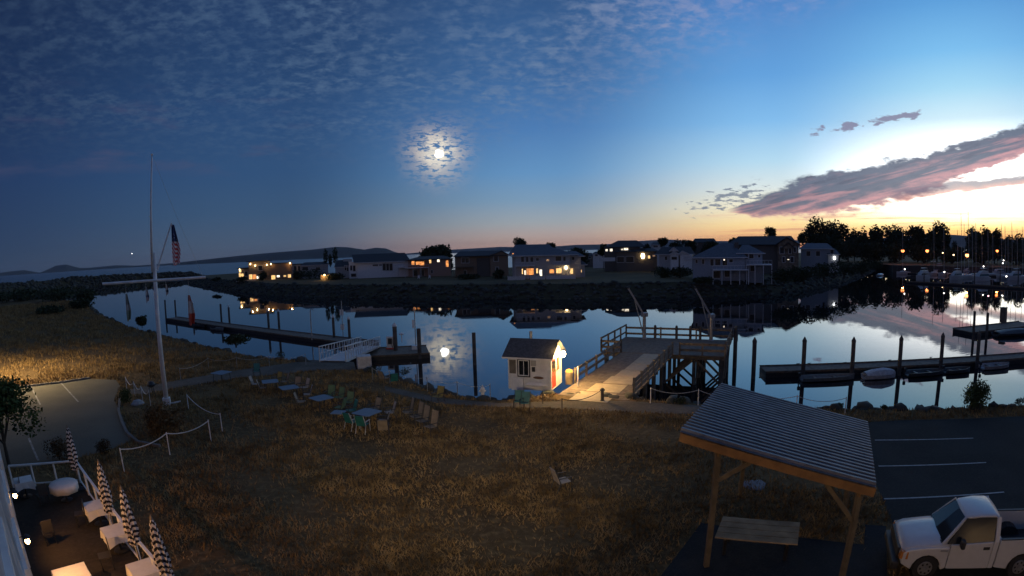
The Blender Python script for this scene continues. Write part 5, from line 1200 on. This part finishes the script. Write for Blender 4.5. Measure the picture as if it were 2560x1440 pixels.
    def win(s, x0, y0, x1, y1, m_=None, dy=0, frame=.12, fm=None, bars=0, name='window'):
        a, b = s.L(x0, y1, dy), s.L(x1, y0, dy); yf = dy-.06
        mb = MB()
        for X0, X1, Z0, Z1 in ((a.x-frame, b.x+frame, b.z, b.z+frame), (a.x-frame, b.x+frame, a.z-frame, a.z), (a.x-frame, a.x, a.z, b.z), (b.x, b.x+frame, a.z, b.z)): mb.box(((X0+X1)/2, yf, (Z0+Z1)/2), (X1-X0, .16, Z1-Z0))
        for k in range(bars): mb.box((a.x+(b.x-a.x)*(k+1)/(bars+1), yf, (a.z+b.z)/2), (.08, .14, b.z-a.z))
        w = mb.build(name, fm or M_trim, s.o, local=True)
        MB().box(((a.x+b.x)/2, dy-.03, (a.z+b.z)/2), (b.x-a.x, .05, b.z-a.z)).build('pane', m_ or M_hgl, w, local=True); return s
    def deck(s, x0, x1, yf, dy0, depth, posts=4, rail=True, mt=None, railh=1.0):
        mt = mt or M_trim; a, b = s.L(x0, yf, dy0-depth), s.L(x1, yf, dy0-depth); z = (a.z+b.z)/2; yy = dy0-depth
        MB().box(((a.x+b.x)/2, dy0-depth/2, z-.12), (b.x-a.x, depth, .24)).build('deck', mt, s.o, local=True)
        for k in range(posts):
            x = a.x+(b.x-a.x)*(k+.02)/(posts-1+.04) if posts > 1 else a.x
            MB().box((x, yy+.15, (z-.25-.7)/2), (.2, .2, z-.25+.7)).build('deck_post', mt, s.o, local=True)
        if rail:
            r_ = MB().beam((a.x, yy+.06, z+railh), (b.x, yy+.06, z+railh), .1, .1).build('railing', mt, s.o, local=True)
            n = max(3, int((b.x-a.x)/.9))
            for k in range(n+1): MB().box((a.x+(b.x-a.x)*k/n, yy+.06, z+railh/2), (.07, .07, railh)).build('baluster', mt, r_, local=True)
        return s
    def sconce(s, px, py, power, dy=0, col=AMBER, st=60, r=.16, up=False):
        p = s.L(px, py, dy-.35); l = bpy.data.objects.new('light_fixture', None)
        o = MB().lathe([(r*.6, -r*1.3), (r, 0), (r*.6, r*1.3)], p, 8).build('wall_light', emit('sconce_%d' % st, col, st), s.o, local=True)
        if power:
            q = bpy.data.lights.new('sconce', 'POINT'); q.energy = power; q.color = col; q.shadow_soft_size = .1
            lo = bpy.data.objects.new('sconce', q); COL.objects.link(lo); lo.parent = s.o; lo.location = p+Vector((0, -.35, 0))
        return s
# modern house with many lights
h = House('modern_house', 'flat-roofed modern house glowing with orange wall lights at the left', 665, 242, M_w_tan, M_rf_d)
h.block(597, 624, 672, 9, 1).flat(597, 624, 672, 9, 1, .8).block(621, 675, 655, 11, 0).flat(621, 675, 655, 11, 0, .9).block(675, 729, 660, 10, -1.5).flat(675, 729, 660, 10, -1.5, .3).block(729, 760, 662, 8, .5, M_w_grey).flat(729, 760, 662, 8, .5)
for a in ((598, 674, 603, 681, L_ye, 1), (598, 683, 602, 697, L_ye, 1), (604, 684, 609, 697, L_ye, 1), (612, 678, 619, 690, None, 1), (623, 686, 630, 698, L_ye, 0), (632, 686, 640, 698, L_or, 0), (642, 690, 651, 697, L_wh, 0), (646, 664, 656, 676, None, 0), (679, 688, 688, 700, L_ye, -1.5), (692, 688, 699, 693, L_wh, -1.5), (709, 688, 715, 692, L_ye, -1.5), (720, 686, 727, 694, L_ye, -1.5), (735, 665, 741, 677, None, .5), (745, 665, 750, 677, None, .5)): h.win(*a[:5], dy=a[5])
for px, py, dy, p in ((626, 660, 0, 60), (638, 664, 0, 60), (667, 662, 0, 60), (677, 660, -1.5, 110), (725, 658, -1.5, 130), (599, 674, 1, 40)): h.sconce(px, py, p, dy, AMBER if px > 670 else WARM, 6, .26)
h.deck(590, 640, 702, -1, 4, 0, False, M_conc)
h = House('low_house', 'low grey house with flat dark roof behind the garden bushes', 785, 232, M_w_grey, M_rf_d)
h.block(752, 820, 664, 9).roof(752, 822, 760, 812, 664, 655, 10).win(756, 667, 770, 676).win(790, 668, 800, 676)
h = House('annexe_house', 'small grey gabled house left of the white house', 852, 218, M_w_grey, M_rf_d)
h.block(838, 872, 668, 7, 0).roof(838, 872, 842, 868, 668, 650, 8).win(862, 664, 866, 676).win(867, 664, 871, 678, None).block(858, 880, 648, 9, 3)
p_ = AT(812, 690, 205); p_.z = .6; o = thing('garden_wall_light', 'low garden wall glowing gold under a lamp between bushes', 'wall', p_)
MB().box(p_+Vector((0, .6, 1.0)), (3.6, .3, 2.0), .3).build('wall', M_w_tan, o); MB().lathe([(.1, -.2), (.2, 0), (.1, .2)], p_+Vector((0, -.3, 1.9)), 8).build('bulb', emit('garden_bulb', (1, .66, .28), 30), o)
lamp('garden_light', o, p_+Vector((0, -.9, 1.9)), 260, (1, .6, .22), .1)
h = House('white_house', 'long white house with dark slate gable roof', 945, 208, M_w_white, M_rf_d)
h.block(893, 1022, 657, 12).roof(890, 1022, 879, 1012, 657, 634, 13, 0, .8).block(872, 893, 655, 10, 1.5)
for a in ((957, 659, 964, 676), (966, 659, 972, 676), (974, 659, 981, 676)): h.win(*a, frame=.15)
h.win(932, 661, 945, 665).win(948, 661, 955, 664).win(876, 664, 880, 676, dy=1.5).win(883, 664, 888, 678, dy=1.5).win(878, 684, 890, 692, dy=1.5)
h.deck(995, 1022, 668, 0, 3, 2)
h = House('orange_lit_house', 'pinkish house with orange windows, an arched one and a balcony', 1075, 202, M_w_pink, M_rf_d)
h.block(1020, 1076, 652, 10, 3).block(1073, 1127, 650, 11, 0).roof(1018, 1128, 1050, 1110, 650, 640, 14, 0, .7)
for a in ((1029, 653, 1036, 662, L_or, 3), (1040, 654, 1049, 662, L_or, 3), (1050, 654, 1060, 663, L_or, 3), (1073.5, 649.5, 1078, 658, L_ye, 0), (1093, 648.5, 1099, 655, L_wh, 0), (1115, 655, 1121, 667, L_or, 0), (1077, 675, 1082, 683, None, 0), (1034, 675, 1044, 690, None, 3), (1050, 675, 1060, 690, None, 3)): h.win(*a[:5], dy=a[5])
a_ = h.L(1118, 655, 0); mb = MB()
mb.hexa([(a_.x+.5*math.cos(math.pi*k/8), -.02, a_.z+.6*math.sin(math.pi*k/8)) for k in range(9)], [(a_.x+.5*math.cos(math.pi*k/8), -.07, a_.z+.6*math.sin(math.pi*k/8)) for k in range(9)]).build('arch_pane', L_or, h.o, local=True)
h.deck(1012, 1072, 669, 3, 4.5, 4)
h = House('brown_house', 'brown gabled house with white-framed upper windows, unlit', 1205, 188, M_w_brown, M_rf_d)
h.block(1137, 1225, 641, 11, 1).block(1225, 1270, 636, 13, 0).roof(1137, 1262, 1150, 1255, 641, 627, 13, 0, .7).gable(1224, 1274, 1254, 640, 628, 12, -.3, .6)
for a in ((1154, 645, 1162, 657), (1164, 645, 1172, 657), (1235, 641, 1245, 653), (1160, 676, 1166, 688), (1240, 668, 1246, 680)): h.win(*a, dy=1 if a[0] < 1200 else 0, frame=.18)
h.deck(1134, 1184, 667, 1, 3, 3, mt=M_wood).block(1192, 1224, 645, .4, .55, M_w_dark, 'dark_bay')
h = House('two_storey_house', 'large grey two-storey house with slate hip roofs and lit ground floor', 1362, 166, M_w_grey, M_rf_b)
h.block(1280, 1390, 637, 13, 4).roof(1276, 1392, 1288, 1372, 637, 611, 14, 4, .8)
h.block(1287, 1425, 641, 10, 0).roof(1284, 1440, 1330, 1382, 640, 619, 11, 0, .8).block(1425, 1452, 642, 9, 1).roof(1400, 1458, 1405, 1440, 641, 628, 9, 1, .6)
h.block(1440, 1462, 662, 8, 1.5).roof(1440, 1466, 1436, 1446, 662, 645, 9, 1.5, .4)
for a in ((1303, 642, 1310, 655), (1315, 642, 1321, 655), (1326, 643, 1333, 655), (1340, 645, 1347, 652), (1389, 641, 1403, 653), (1408, 642, 1414, 652), (1430, 640, 1436, 650)): h.win(*a, dy=0 if a[0] < 1425 else 1)
for a in ((1304, 672, 1307, 685, L_ye), (1311, 676, 1315, 687, L_wh), (1317, 671, 1334, 687, L_or), (1341, 671, 1345, 683, L_ye), (1349, 674, 1355, 690, L_wh), (1374, 673, 1386, 683, L_or), (1391, 671, 1404, 683, L_ye), (1424, 671, 1432, 684, L_ye)): h.win(*a[:5], dy=0, frame=.08)
h.win(1281, 633, 1284, 638, L_or, dy=4).win(1366, 648, 1373, 653, L_dim, dy=0).win(1450, 674, 1454, 681, L_ye, dy=1.5)
h.sconce(1415, 669, 260, 0, WARM, 8, .4)
h.deck(1287, 1336, 664, 0, 2.5, 4).deck(1385, 1425, 661, 0, 2.2, 3)
for x0, x1, y0, y1 in ((1270, 1312, 686, 699), (1326, 1362, 691, 705), (1366, 1400, 686, 698), (1402, 1438, 688, 699)):
    a, b = h.L(x0, y1, -7), h.L(x1, y0, -7); zc = 1.05
    f = MB().box(((a.x+b.x)/2, -7, .5), (b.x-a.x, .1, 1.1)).build('patio_wall', M_trim, h.o, local=True)
    for k in range(4): MB().box((a.x+(b.x-a.x)*k/3, -7, .6), (.18, .2, 1.35)).build('wall_post', M_trim, f, local=True)
h = House('red_lit_house', 'dark house with small bright windows and a glaring porch light', 1575, 205, M_w_dark, M_rf_d)
h.block(1510, 1600, 618, 12, 3).roof(1514, 1612, 1545, 1592, 618, 601, 12, 3, .6).block(1540, 1642, 629, 10, 0).roof(1540, 1644, 1550, 1632, 629, 621, 10, 0, .5)
for a in ((1514, 623, 1519, 628, L_wh, 3), (1525, 622, 1531, 628, L_wh, 3), (1553, 622, 1558, 628, L_wh, 3), (1560, 620, 1570, 628, L_wh, 3), (1620, 639, 1625, 646, L_ye, 0), (1632, 638, 1638, 641, L_dim, 0)): h.win(*a[:5], dy=a[5]-.5 if a[5] == 3 and a[0] > 1540 else a[5])
h.win(1543, 642, 1560, 656).win(1565, 641, 1584, 656)
h.sconce(1607, 640, 320, 0, (1, .42, .13), 8, .75)
h = House('white_gabled_house', 'white house with steep little gables and dark roof', 1690, 200, M_w_white, M_rf_d)
h.block(1648, 1732, 636, 10, 0, M_w_grey).roof(1640, 1734, 1655, 1725, 636, 617, 11, 0, .6).gable(1674, 1698, 1686, 637, 629, 4, -2.2, .3, M_w_white, M_trim).block(1676, 1696, 637, 4, -2.2, M_w_white).gable(1698, 1722, 1706, 636, 628, 4, -2.4, .3, M_w_white, M_trim).block(1700, 1730, 636, 3, -2.4, M_w_white).gable(1675, 1694, 1684, 627, 619, 4, 1.2, .3, M_w_white, M_trim)
h.win(1679, 642, 1692, 649, dy=-2.2).win(1710, 642, 1728, 650, M_trim, dy=-2.4, name='garage_door').win(1662, 641, 1668, 650)
h = House('blue_house', 'blue-grey house with broad hip roof and white decks on posts', 1825, 143, M_w_blue, M_rf_b)
h.block(1732, 1862, 645, 12, 0).roof(1732, 1862, 1803, 1828, 644, 607, 13, 0, .8).block(1855, 1906, 634, 9, 1.5).roof(1846, 1908, 1856, 1872, 633, 612, 10, 1.5, .6)
h.block(1836, 1846, 606, 1.2, 4, M_w_dark, 'chimney', 5)
for a in ((1739, 649, 1744, 658), (1755, 648, 1761, 660), (1776, 648, 1784, 664), (1788, 648, 1801, 664), (1806, 648, 1818, 664), (1823, 648, 1832, 656), (1861, 635, 1870, 648), (1873, 635, 1884, 646), (1895, 637, 1901, 644)): h.win(*a, dy=0 if a[0] < 1850 else 1.5)
h.win(1809, 648, 1812, 651, L_wh, dy=-.08, frame=.02)
for a in ((1782, 678, 1800, 695), (1812, 676, 1824, 692), (1876, 664, 1886, 678)): h.win(*a, dy=0 if a[0] < 1850 else 1.5)
h.deck(1782, 1872, 674, 0, 4, 5).deck(1866, 1930, 661, 1.5, 4.5, 4)
h = House('large_dark_house', 'big dark house with long roof and stone gable behind the blue house', 1915, 182, M_w_dark, M_rf_d)
h.block(1826, 1985, 612, 14, 0).roof(1822, 1990, 1846, 1978, 612, 590, 15, 0, .8).block(1944, 1996, 612, 10, -2, M_stone).gable(1940, 2000, 1966, 612, 594, 12, -2.2, .6, M_stone).gable(1956, 1985, 1970, 620, 607, 3, -3, .4, M_stone)
for a in ((1950, 618, 1960, 634), (1972, 620, 1978, 634), (1984, 618, 1990, 630), (1956, 642, 1962, 656), (1976, 642, 1984, 656)): h.win(*a, dy=-2, frame=.15)
h.win(1968, 648, 1973, 649.5, L_wh, dy=-2, frame=.03)
h = House('far_blue_house', 'dim bluish house with a white porch light right of the big dark house', 2045, 200, M_w_blue, M_rf_b)
h.block(2002, 2078, 622, 11).roof(2000, 2082, 2015, 2068, 622, 608, 12, 0, .6).block(2070, 2096, 636, 8, -1, M_w_grey).roof(2068, 2098, 2074, 2090, 636, 624, 9, -1, .4).win(2016, 628, 2026, 640).win(2040, 628, 2050, 640).win(2076, 624, 2084, 634, None, -1)
h.sconce(2086, 645, 40, -1, COOL, 5, .4)
for i, (x0, x1, ye, yr, lab) in enumerate(((1482, 1513, 634, 629, 'small pale house left of the red-lit house'), (1628, 1650, 612, 606, 'small pale gable far behind the white gables'), (1732, 1790, 606, 596, 'dark far roof left of the large dark house'), (1455, 1484, 640, 632, 'low dark house right of the round tree'))):
    h = House('far_house', lab, (x0+x1)/2, 245+i*6, M_w_white if i < 2 else M_w_dark, M_rf_d); h.block(x0, x1, ye, 8).roof(x0, x1, x0+5, x1-5, ye, yr, 9).win(x0+6, ye+2, x0+12, ye+6).win(x1-12, ye+2, x1-6, ye+6, L_ye if i == 2 else None)
p_ = G(1500, 652, .6); tag(MB().box(AT(1518, 650, 190)+Vector((0, 0, .2)), (5.5, .2, 1.3), -.17).build('white_fence', M_trim), 'white fence panel before the red-lit house', 'fence')
for px, py, lab in ((1047, 702, 'left white garden chair before the balcony'), (1074, 702, 'right white garden chair before the balcony')):
    p = AT(px, py, 185); p.z = .6; o = thing('garden_chair', lab, 'chair', p, group='white garden chairs across the channel')
    MB().box(p+Vector((0, 0, .4)), (.7, .7, .1)).build('seat', M_trim, o); MB().box(p+Vector((0, .35, .75)), (.7, .1, .8)).build('backrest', M_trim, o)
    for x in (-.3, .3): MB().box(p+Vector((x, 0, .18)), (.08, .7, .36)).build('leg', M_trim, o)

# ------------------------------------------------------------------ marina: lamps, boats, masts
def streetlamp(px, py, D, label, colr, st, power, r=.42):
    t = AT(px, py, D); b = Vector((t.x, t.y, .6)); o = thing('street_lamp', label, 'street lamp', b, group='lamps round the marina')
    MB().tube(b, Vector((t.x, t.y, t.z+.3)), .12, .08, 8).build('pole', M_dark, o); MB().box(t+Vector((0, 0, .3)), (1.1, .5, .2)).build('lamp_head', M_dark, o)
    MB().lathe([(r*.5, -r*.8), (r, -.1), (r*.8, r*.5)], t, 10).build('bulb', emit('street_bulb_%d_%d' % (st, int(colr[1]*100)), colr, st), o)
    if power: lamp('street_light', o, t-Vector((0, 0, 1.4)), power, colr, .3)
for a in ((2257, 627, 300, 'orange street lamp at the left of the marina', (1, .27, .07), 4, 900, .95), (2318, 627, 305, 'orange street lamp, second from the left', (1, .27, .07), 4, 900, .95), (2418, 638, 262, 'orange street lamp among the boats, brightest', (1, .36, .11), 6, 900, .95), (2493, 627, 300, 'orange street lamp near the right edge', (1, .25, .06), 4, 700, .8), (2357, 632, 320, 'small yellow lamp low behind the boats, left one', (1, .7, .35), 5, 0, .4), (2384, 637, 315, 'small yellow lamp low behind the boats, right one', (1, .7, .35), 5, 0, .5), (2120, 630, 330, 'tiny white lamp in the dark thicket', (1, .9, .8), 5, 0, .3)):
    streetlamp(*a)
def lowlamp(px, py, D, label):
    t = AT(px, py, D); b = Vector((t.x, t.y, DK)); o = thing('dock_light', label, 'dock light', b, group='white lights on the marina docks')
    MB().tube(b, t, .06, n=6).build('pole', M_galv, o); MB().lathe([(.12, -.2), (.28, 0), (.12, .2)], t, 8).build('bulb', emit('dock_bulb', (1, .95, .86), 6), o)
for i, a in enumerate(((2262, 673, 205), (2361, 680, 205), (2459, 666, 225), (2509, 651, 250), (2507, 658, 240), (2516, 691, 180))):
    lowlamp(*a, ('white dock light at the bow of the left cruiser', 'white dock light between the middle cruisers', 'white dock light on the far finger', 'upper of two white dock lights near the right edge', 'lower of two white dock lights near the right edge', 'white dock light nearest the camera at the right')[i])
def hullsecs(q, L, W, fb):
    return [[q(t*L, -w_*W/2, fb*hh_), q(t*L, -w_*W*.42, .05), q(t*L, 0, -.35), q(t*L, w_*W*.42, .05), q(t*L, w_*W/2, fb*hh_)] for t, w_, hh_ in ((-.5, .86, .9), (-.25, .98, .92), (.05, 1, .98), (.3, .74, 1.12), (.44, .36, 1.22), (.5, .04, 1.3))]
def cruiser(px, py, L, a, label, fly=True, mt=None):
    L *= .86; p = G(px, py, SEA); o = thing('cabin_cruiser', label, 'boat', p, group='motor boats in the marina'); W = L*.33; ca, sa = math.cos(a), math.sin(a)
    def q(x, y, z): return Vector((p.x+x*ca-y*sa, p.y+x*sa+y*ca, SEA+z))
    fb = L*.15; MB().loft(hullsecs(q, L, W, fb)).build('hull', mt or M_hullw, o)
    def cab(x0, x1, x2, x3, z0, z1, w0, w1, nm, m_):
        return MB().hexa([q(x0*L, -w0, z0), q(x3*L, -w0*.7, z0), q(x3*L, w0*.7, z0), q(x0*L, w0, z0)], [q(x1*L, -w1, z1), q(x2*L, -w1*.75, z1), q(x2*L, w1*.75, z1), q(x1*L, w1, z1)]).build(nm, m_, o)
    cab(-.4, -.36, .16, .30, fb*.9, fb*1.9, W*.42, W*.36, 'cabin', M_hullw); cab(-.385, -.362, .175, .255, fb*1.2, fb*1.65, W*.425, W*.385, 'cabin_windows', M_glass)
    if fly:
        cab(-.38, -.36, .02, .10, fb*1.9, fb*2.35, W*.34, W*.32, 'flybridge', M_hullw); cab(-.3, -.3, -.05, -.02, fb*2.9, fb*3.0, W*.3, W*.3, 'canopy', M_hullw)
        for x in (-.28, -.06):
            for y in (-1, 1): MB().tube(q(x*L, y*W*.28, fb*2.3), q(x*L, y*W*.28, fb*2.95), .03, n=5).build('canopy_post', M_galv, o)
    mb = MB(); pts = [q(.48*L, 0, fb*1.75), q(.36*L, W*.26, fb*1.62), q(.1*L, W*.44, fb*1.4)]; mb.path(pts, .025, 5); mb.path([q(.48*L, 0, fb*1.75), q(.36*L, -W*.26, fb*1.62), q(.1*L, -W*.44, fb*1.4)], .025, 5); mb.build('bow_rail', M_galv, o)
    return o
for i, a in enumerate(((2305, 699, 11, 3.5, 1), (2388, 699, 10.5, 3.4, 1), (2452, 703, 12, 3.3, 1), (2535, 700, 11, 3.2, 1), (2345, 682, 11, 3.5, 1), (2420, 684, 11, 3.4, 0), (2495, 688, 11, 3.2, 0), (2330, 669, 12, 3.5, 1), (2380, 669, 12, 3.5, 1), (2280, 674, 9, 3.6, 0), (2440, 672, 12, 3.3, 1), (2545, 674, 12, 3.2, 0))):
    cruiser(*a[:4], 'white motor boat %s' % ('at the front left corner of the marina', 'second in the front row of the marina', 'largest, third in the front row of the marina', 'fourth in the front row at the right edge', 'behind the front left corner boat', 'behind the second front boat', 'behind the largest front boat', 'in the back row, left', 'in the back row, centre left', 'small one at the far left of the marina', 'in the back row, centre right', 'in the back row at the right edge')[i], a[4])
def sailboat(px, ptop, pb, D, label, L=10, a=3.4):
    b = AT(px, pb, D); o = thing('sailboat', label, 'boat', Vector((b.x, b.y, SEA)), group='sailing boats in the marina'); W = L*.3; ca, sa = math.cos(a), math.sin(a)
    def q(x, y, z): return Vector((b.x+x*ca-y*sa, b.y+x*sa+y*ca, SEA+z))
    MB().loft(hullsecs(q, L, W, 1.0)).build('hull', M_hullw, o)
    MB().hexa([q(-.2*L, -W*.3, .9), q(.2*L, -W*.22, .95), q(.2*L, W*.22, .95), q(-.2*L, W*.3, .9)], [q(-.18*L, -W*.26, 1.4), q(.14*L, -W*.2, 1.35), q(.14*L, W*.2, 1.35), q(-.18*L, W*.26, 1.4)]).build('cabin', M_hullw, o)
    zt_ = AT(px, ptop, D).z-SEA
    m_ = MB().tube(q(0, 0, 1), q(0, 0, zt_), .11, .08, 6).build('mast', M_galv, o)
    MB().beam(q(0, -W*.3, zt_*.55), q(0, W*.3, zt_*.55), .05, .05).build('spreader', M_galv, m_)
    MB().tube(q(0, 0, 2.2), q(-.42*L, 0, 2.3), .14, .11, 6).build('boom', mat('sail_cover_blue', (.03, .05, .12), .8), o)
    MB().path([q(.48*L, 0, 1.3), q(0, 0, zt_*.97), q(-.48*L, 0, 1.1)], .014, 4).build('stay', M_galv, o)
for i, (px, pt_, D) in enumerate(((2404, 533, 235), (2422, 525, 240), (2411, 559, 245), (2394, 574, 255), (2431, 561, 250), (2440, 557, 255), (2504, 560, 250), (2513, 564, 245), (2530, 555, 250), (2543, 572, 245), (2557, 566, 250), (2335, 561, 260), (2257, 576, 262), (2360, 569, 258), (2470, 578, 260), (2482, 585, 262), (2520, 584, 262), (2455, 590, 268))):
    sailboat(px, pt_, 672, D, 'sailboat whose mast %s' % ('is the left one of the two tallest', 'is the tallest of all', 'stands between the two tallest masts', 'stands just left of the tallest pair', 'stands first right of the tallest', 'stands second right of the tallest', 'leads the group near the right edge', 'is second of the group near the right edge', 'is tallest of the group at the right edge', 'is next to last before the right edge', 'touches the right picture edge', 'crosses the highest poplar', 'stands at the far left of the marina', 'stands right of the highest poplar', 'stands before the poplar right of the tall pair', 'is a short one among the poplars', 'is short, between the right-edge masts', 'is the shortest, before the thicket')[i])
for i, (x0, y0, x1, y1, lab) in enumerate(((2265, 704, 2600, 722, 'front marina dock below the first row of boats'), (2262, 682, 2600, 694, 'middle marina dock between boat rows'), (2265, 664, 2600, 668, 'back marina dock before the trees'))):
    dock('marina_dock', G(x0, y0, DK), G(x1, y1, DK), 2.4, lab)
for i, (px, pt_, pb) in enumerate(((2310, 670, 708), (2365, 660, 704), (2436, 668, 712), (2500, 662, 712), (2545, 664, 716))):
    b = G(px, pb, SEA); pile(b, ZTOP(b, px, pt_+12), .22, 'dark pile at the front marina dock, number %s from the left' % ('one', 'two', 'three', 'four', 'five')[i], False, 'piles of the front marina dock')
b = G(2203, 690, SEA); dinghy(2201, 689, 7, 2.4, M_hullw, M_wood, 'small boat lit yellow beside the bank tip left of the marina', False, M_hullw, .6)
lamp('boat_light', None, b+Vector((-.5, -2.5, 2.5)), 40, (1, .8, .45), .1) if False else None
p_ = AT(330, 634, 7000); o = thing('distant_aircraft_light', 'tiny white light low in the sky left of the flagpole', 'light', p_); MB().lathe([(1.5, -4), (9, 0), (1.5, 4)], p_, 8).build('bulb', emit('far_light', (1, .95, .9), 4), o)
# ------------------------------------------------------------------ evening haze over the water
hz = MB().hexa([(-13500, -1400, -7), (13500, -1400, -7), (13500, 13500, -7), (-13500, 13500, -7)], [(-13500, -1400, 230), (13500, -1400, 230), (13500, 13500, 230), (-13500, 13500, 230)])
hm = bpy.data.materials.new('evening_haze'); hm.use_nodes = True; hn = hm.node_tree; hn.nodes.clear()
ho = hn.nodes.new('ShaderNodeOutputMaterial'); pvn = hn.nodes.new('ShaderNodeVolumePrincipled')
pvn.inputs['Color'].default_value = (.78, .84, .95, 1); pvn.inputs['Density'].default_value = 3.6e-5; pvn.inputs['Anisotropy'].default_value = .0
hn.links.new(pvn.outputs[0], ho.inputs['Volume'])
tag(hz.build('haze', hm), kind='stuff')
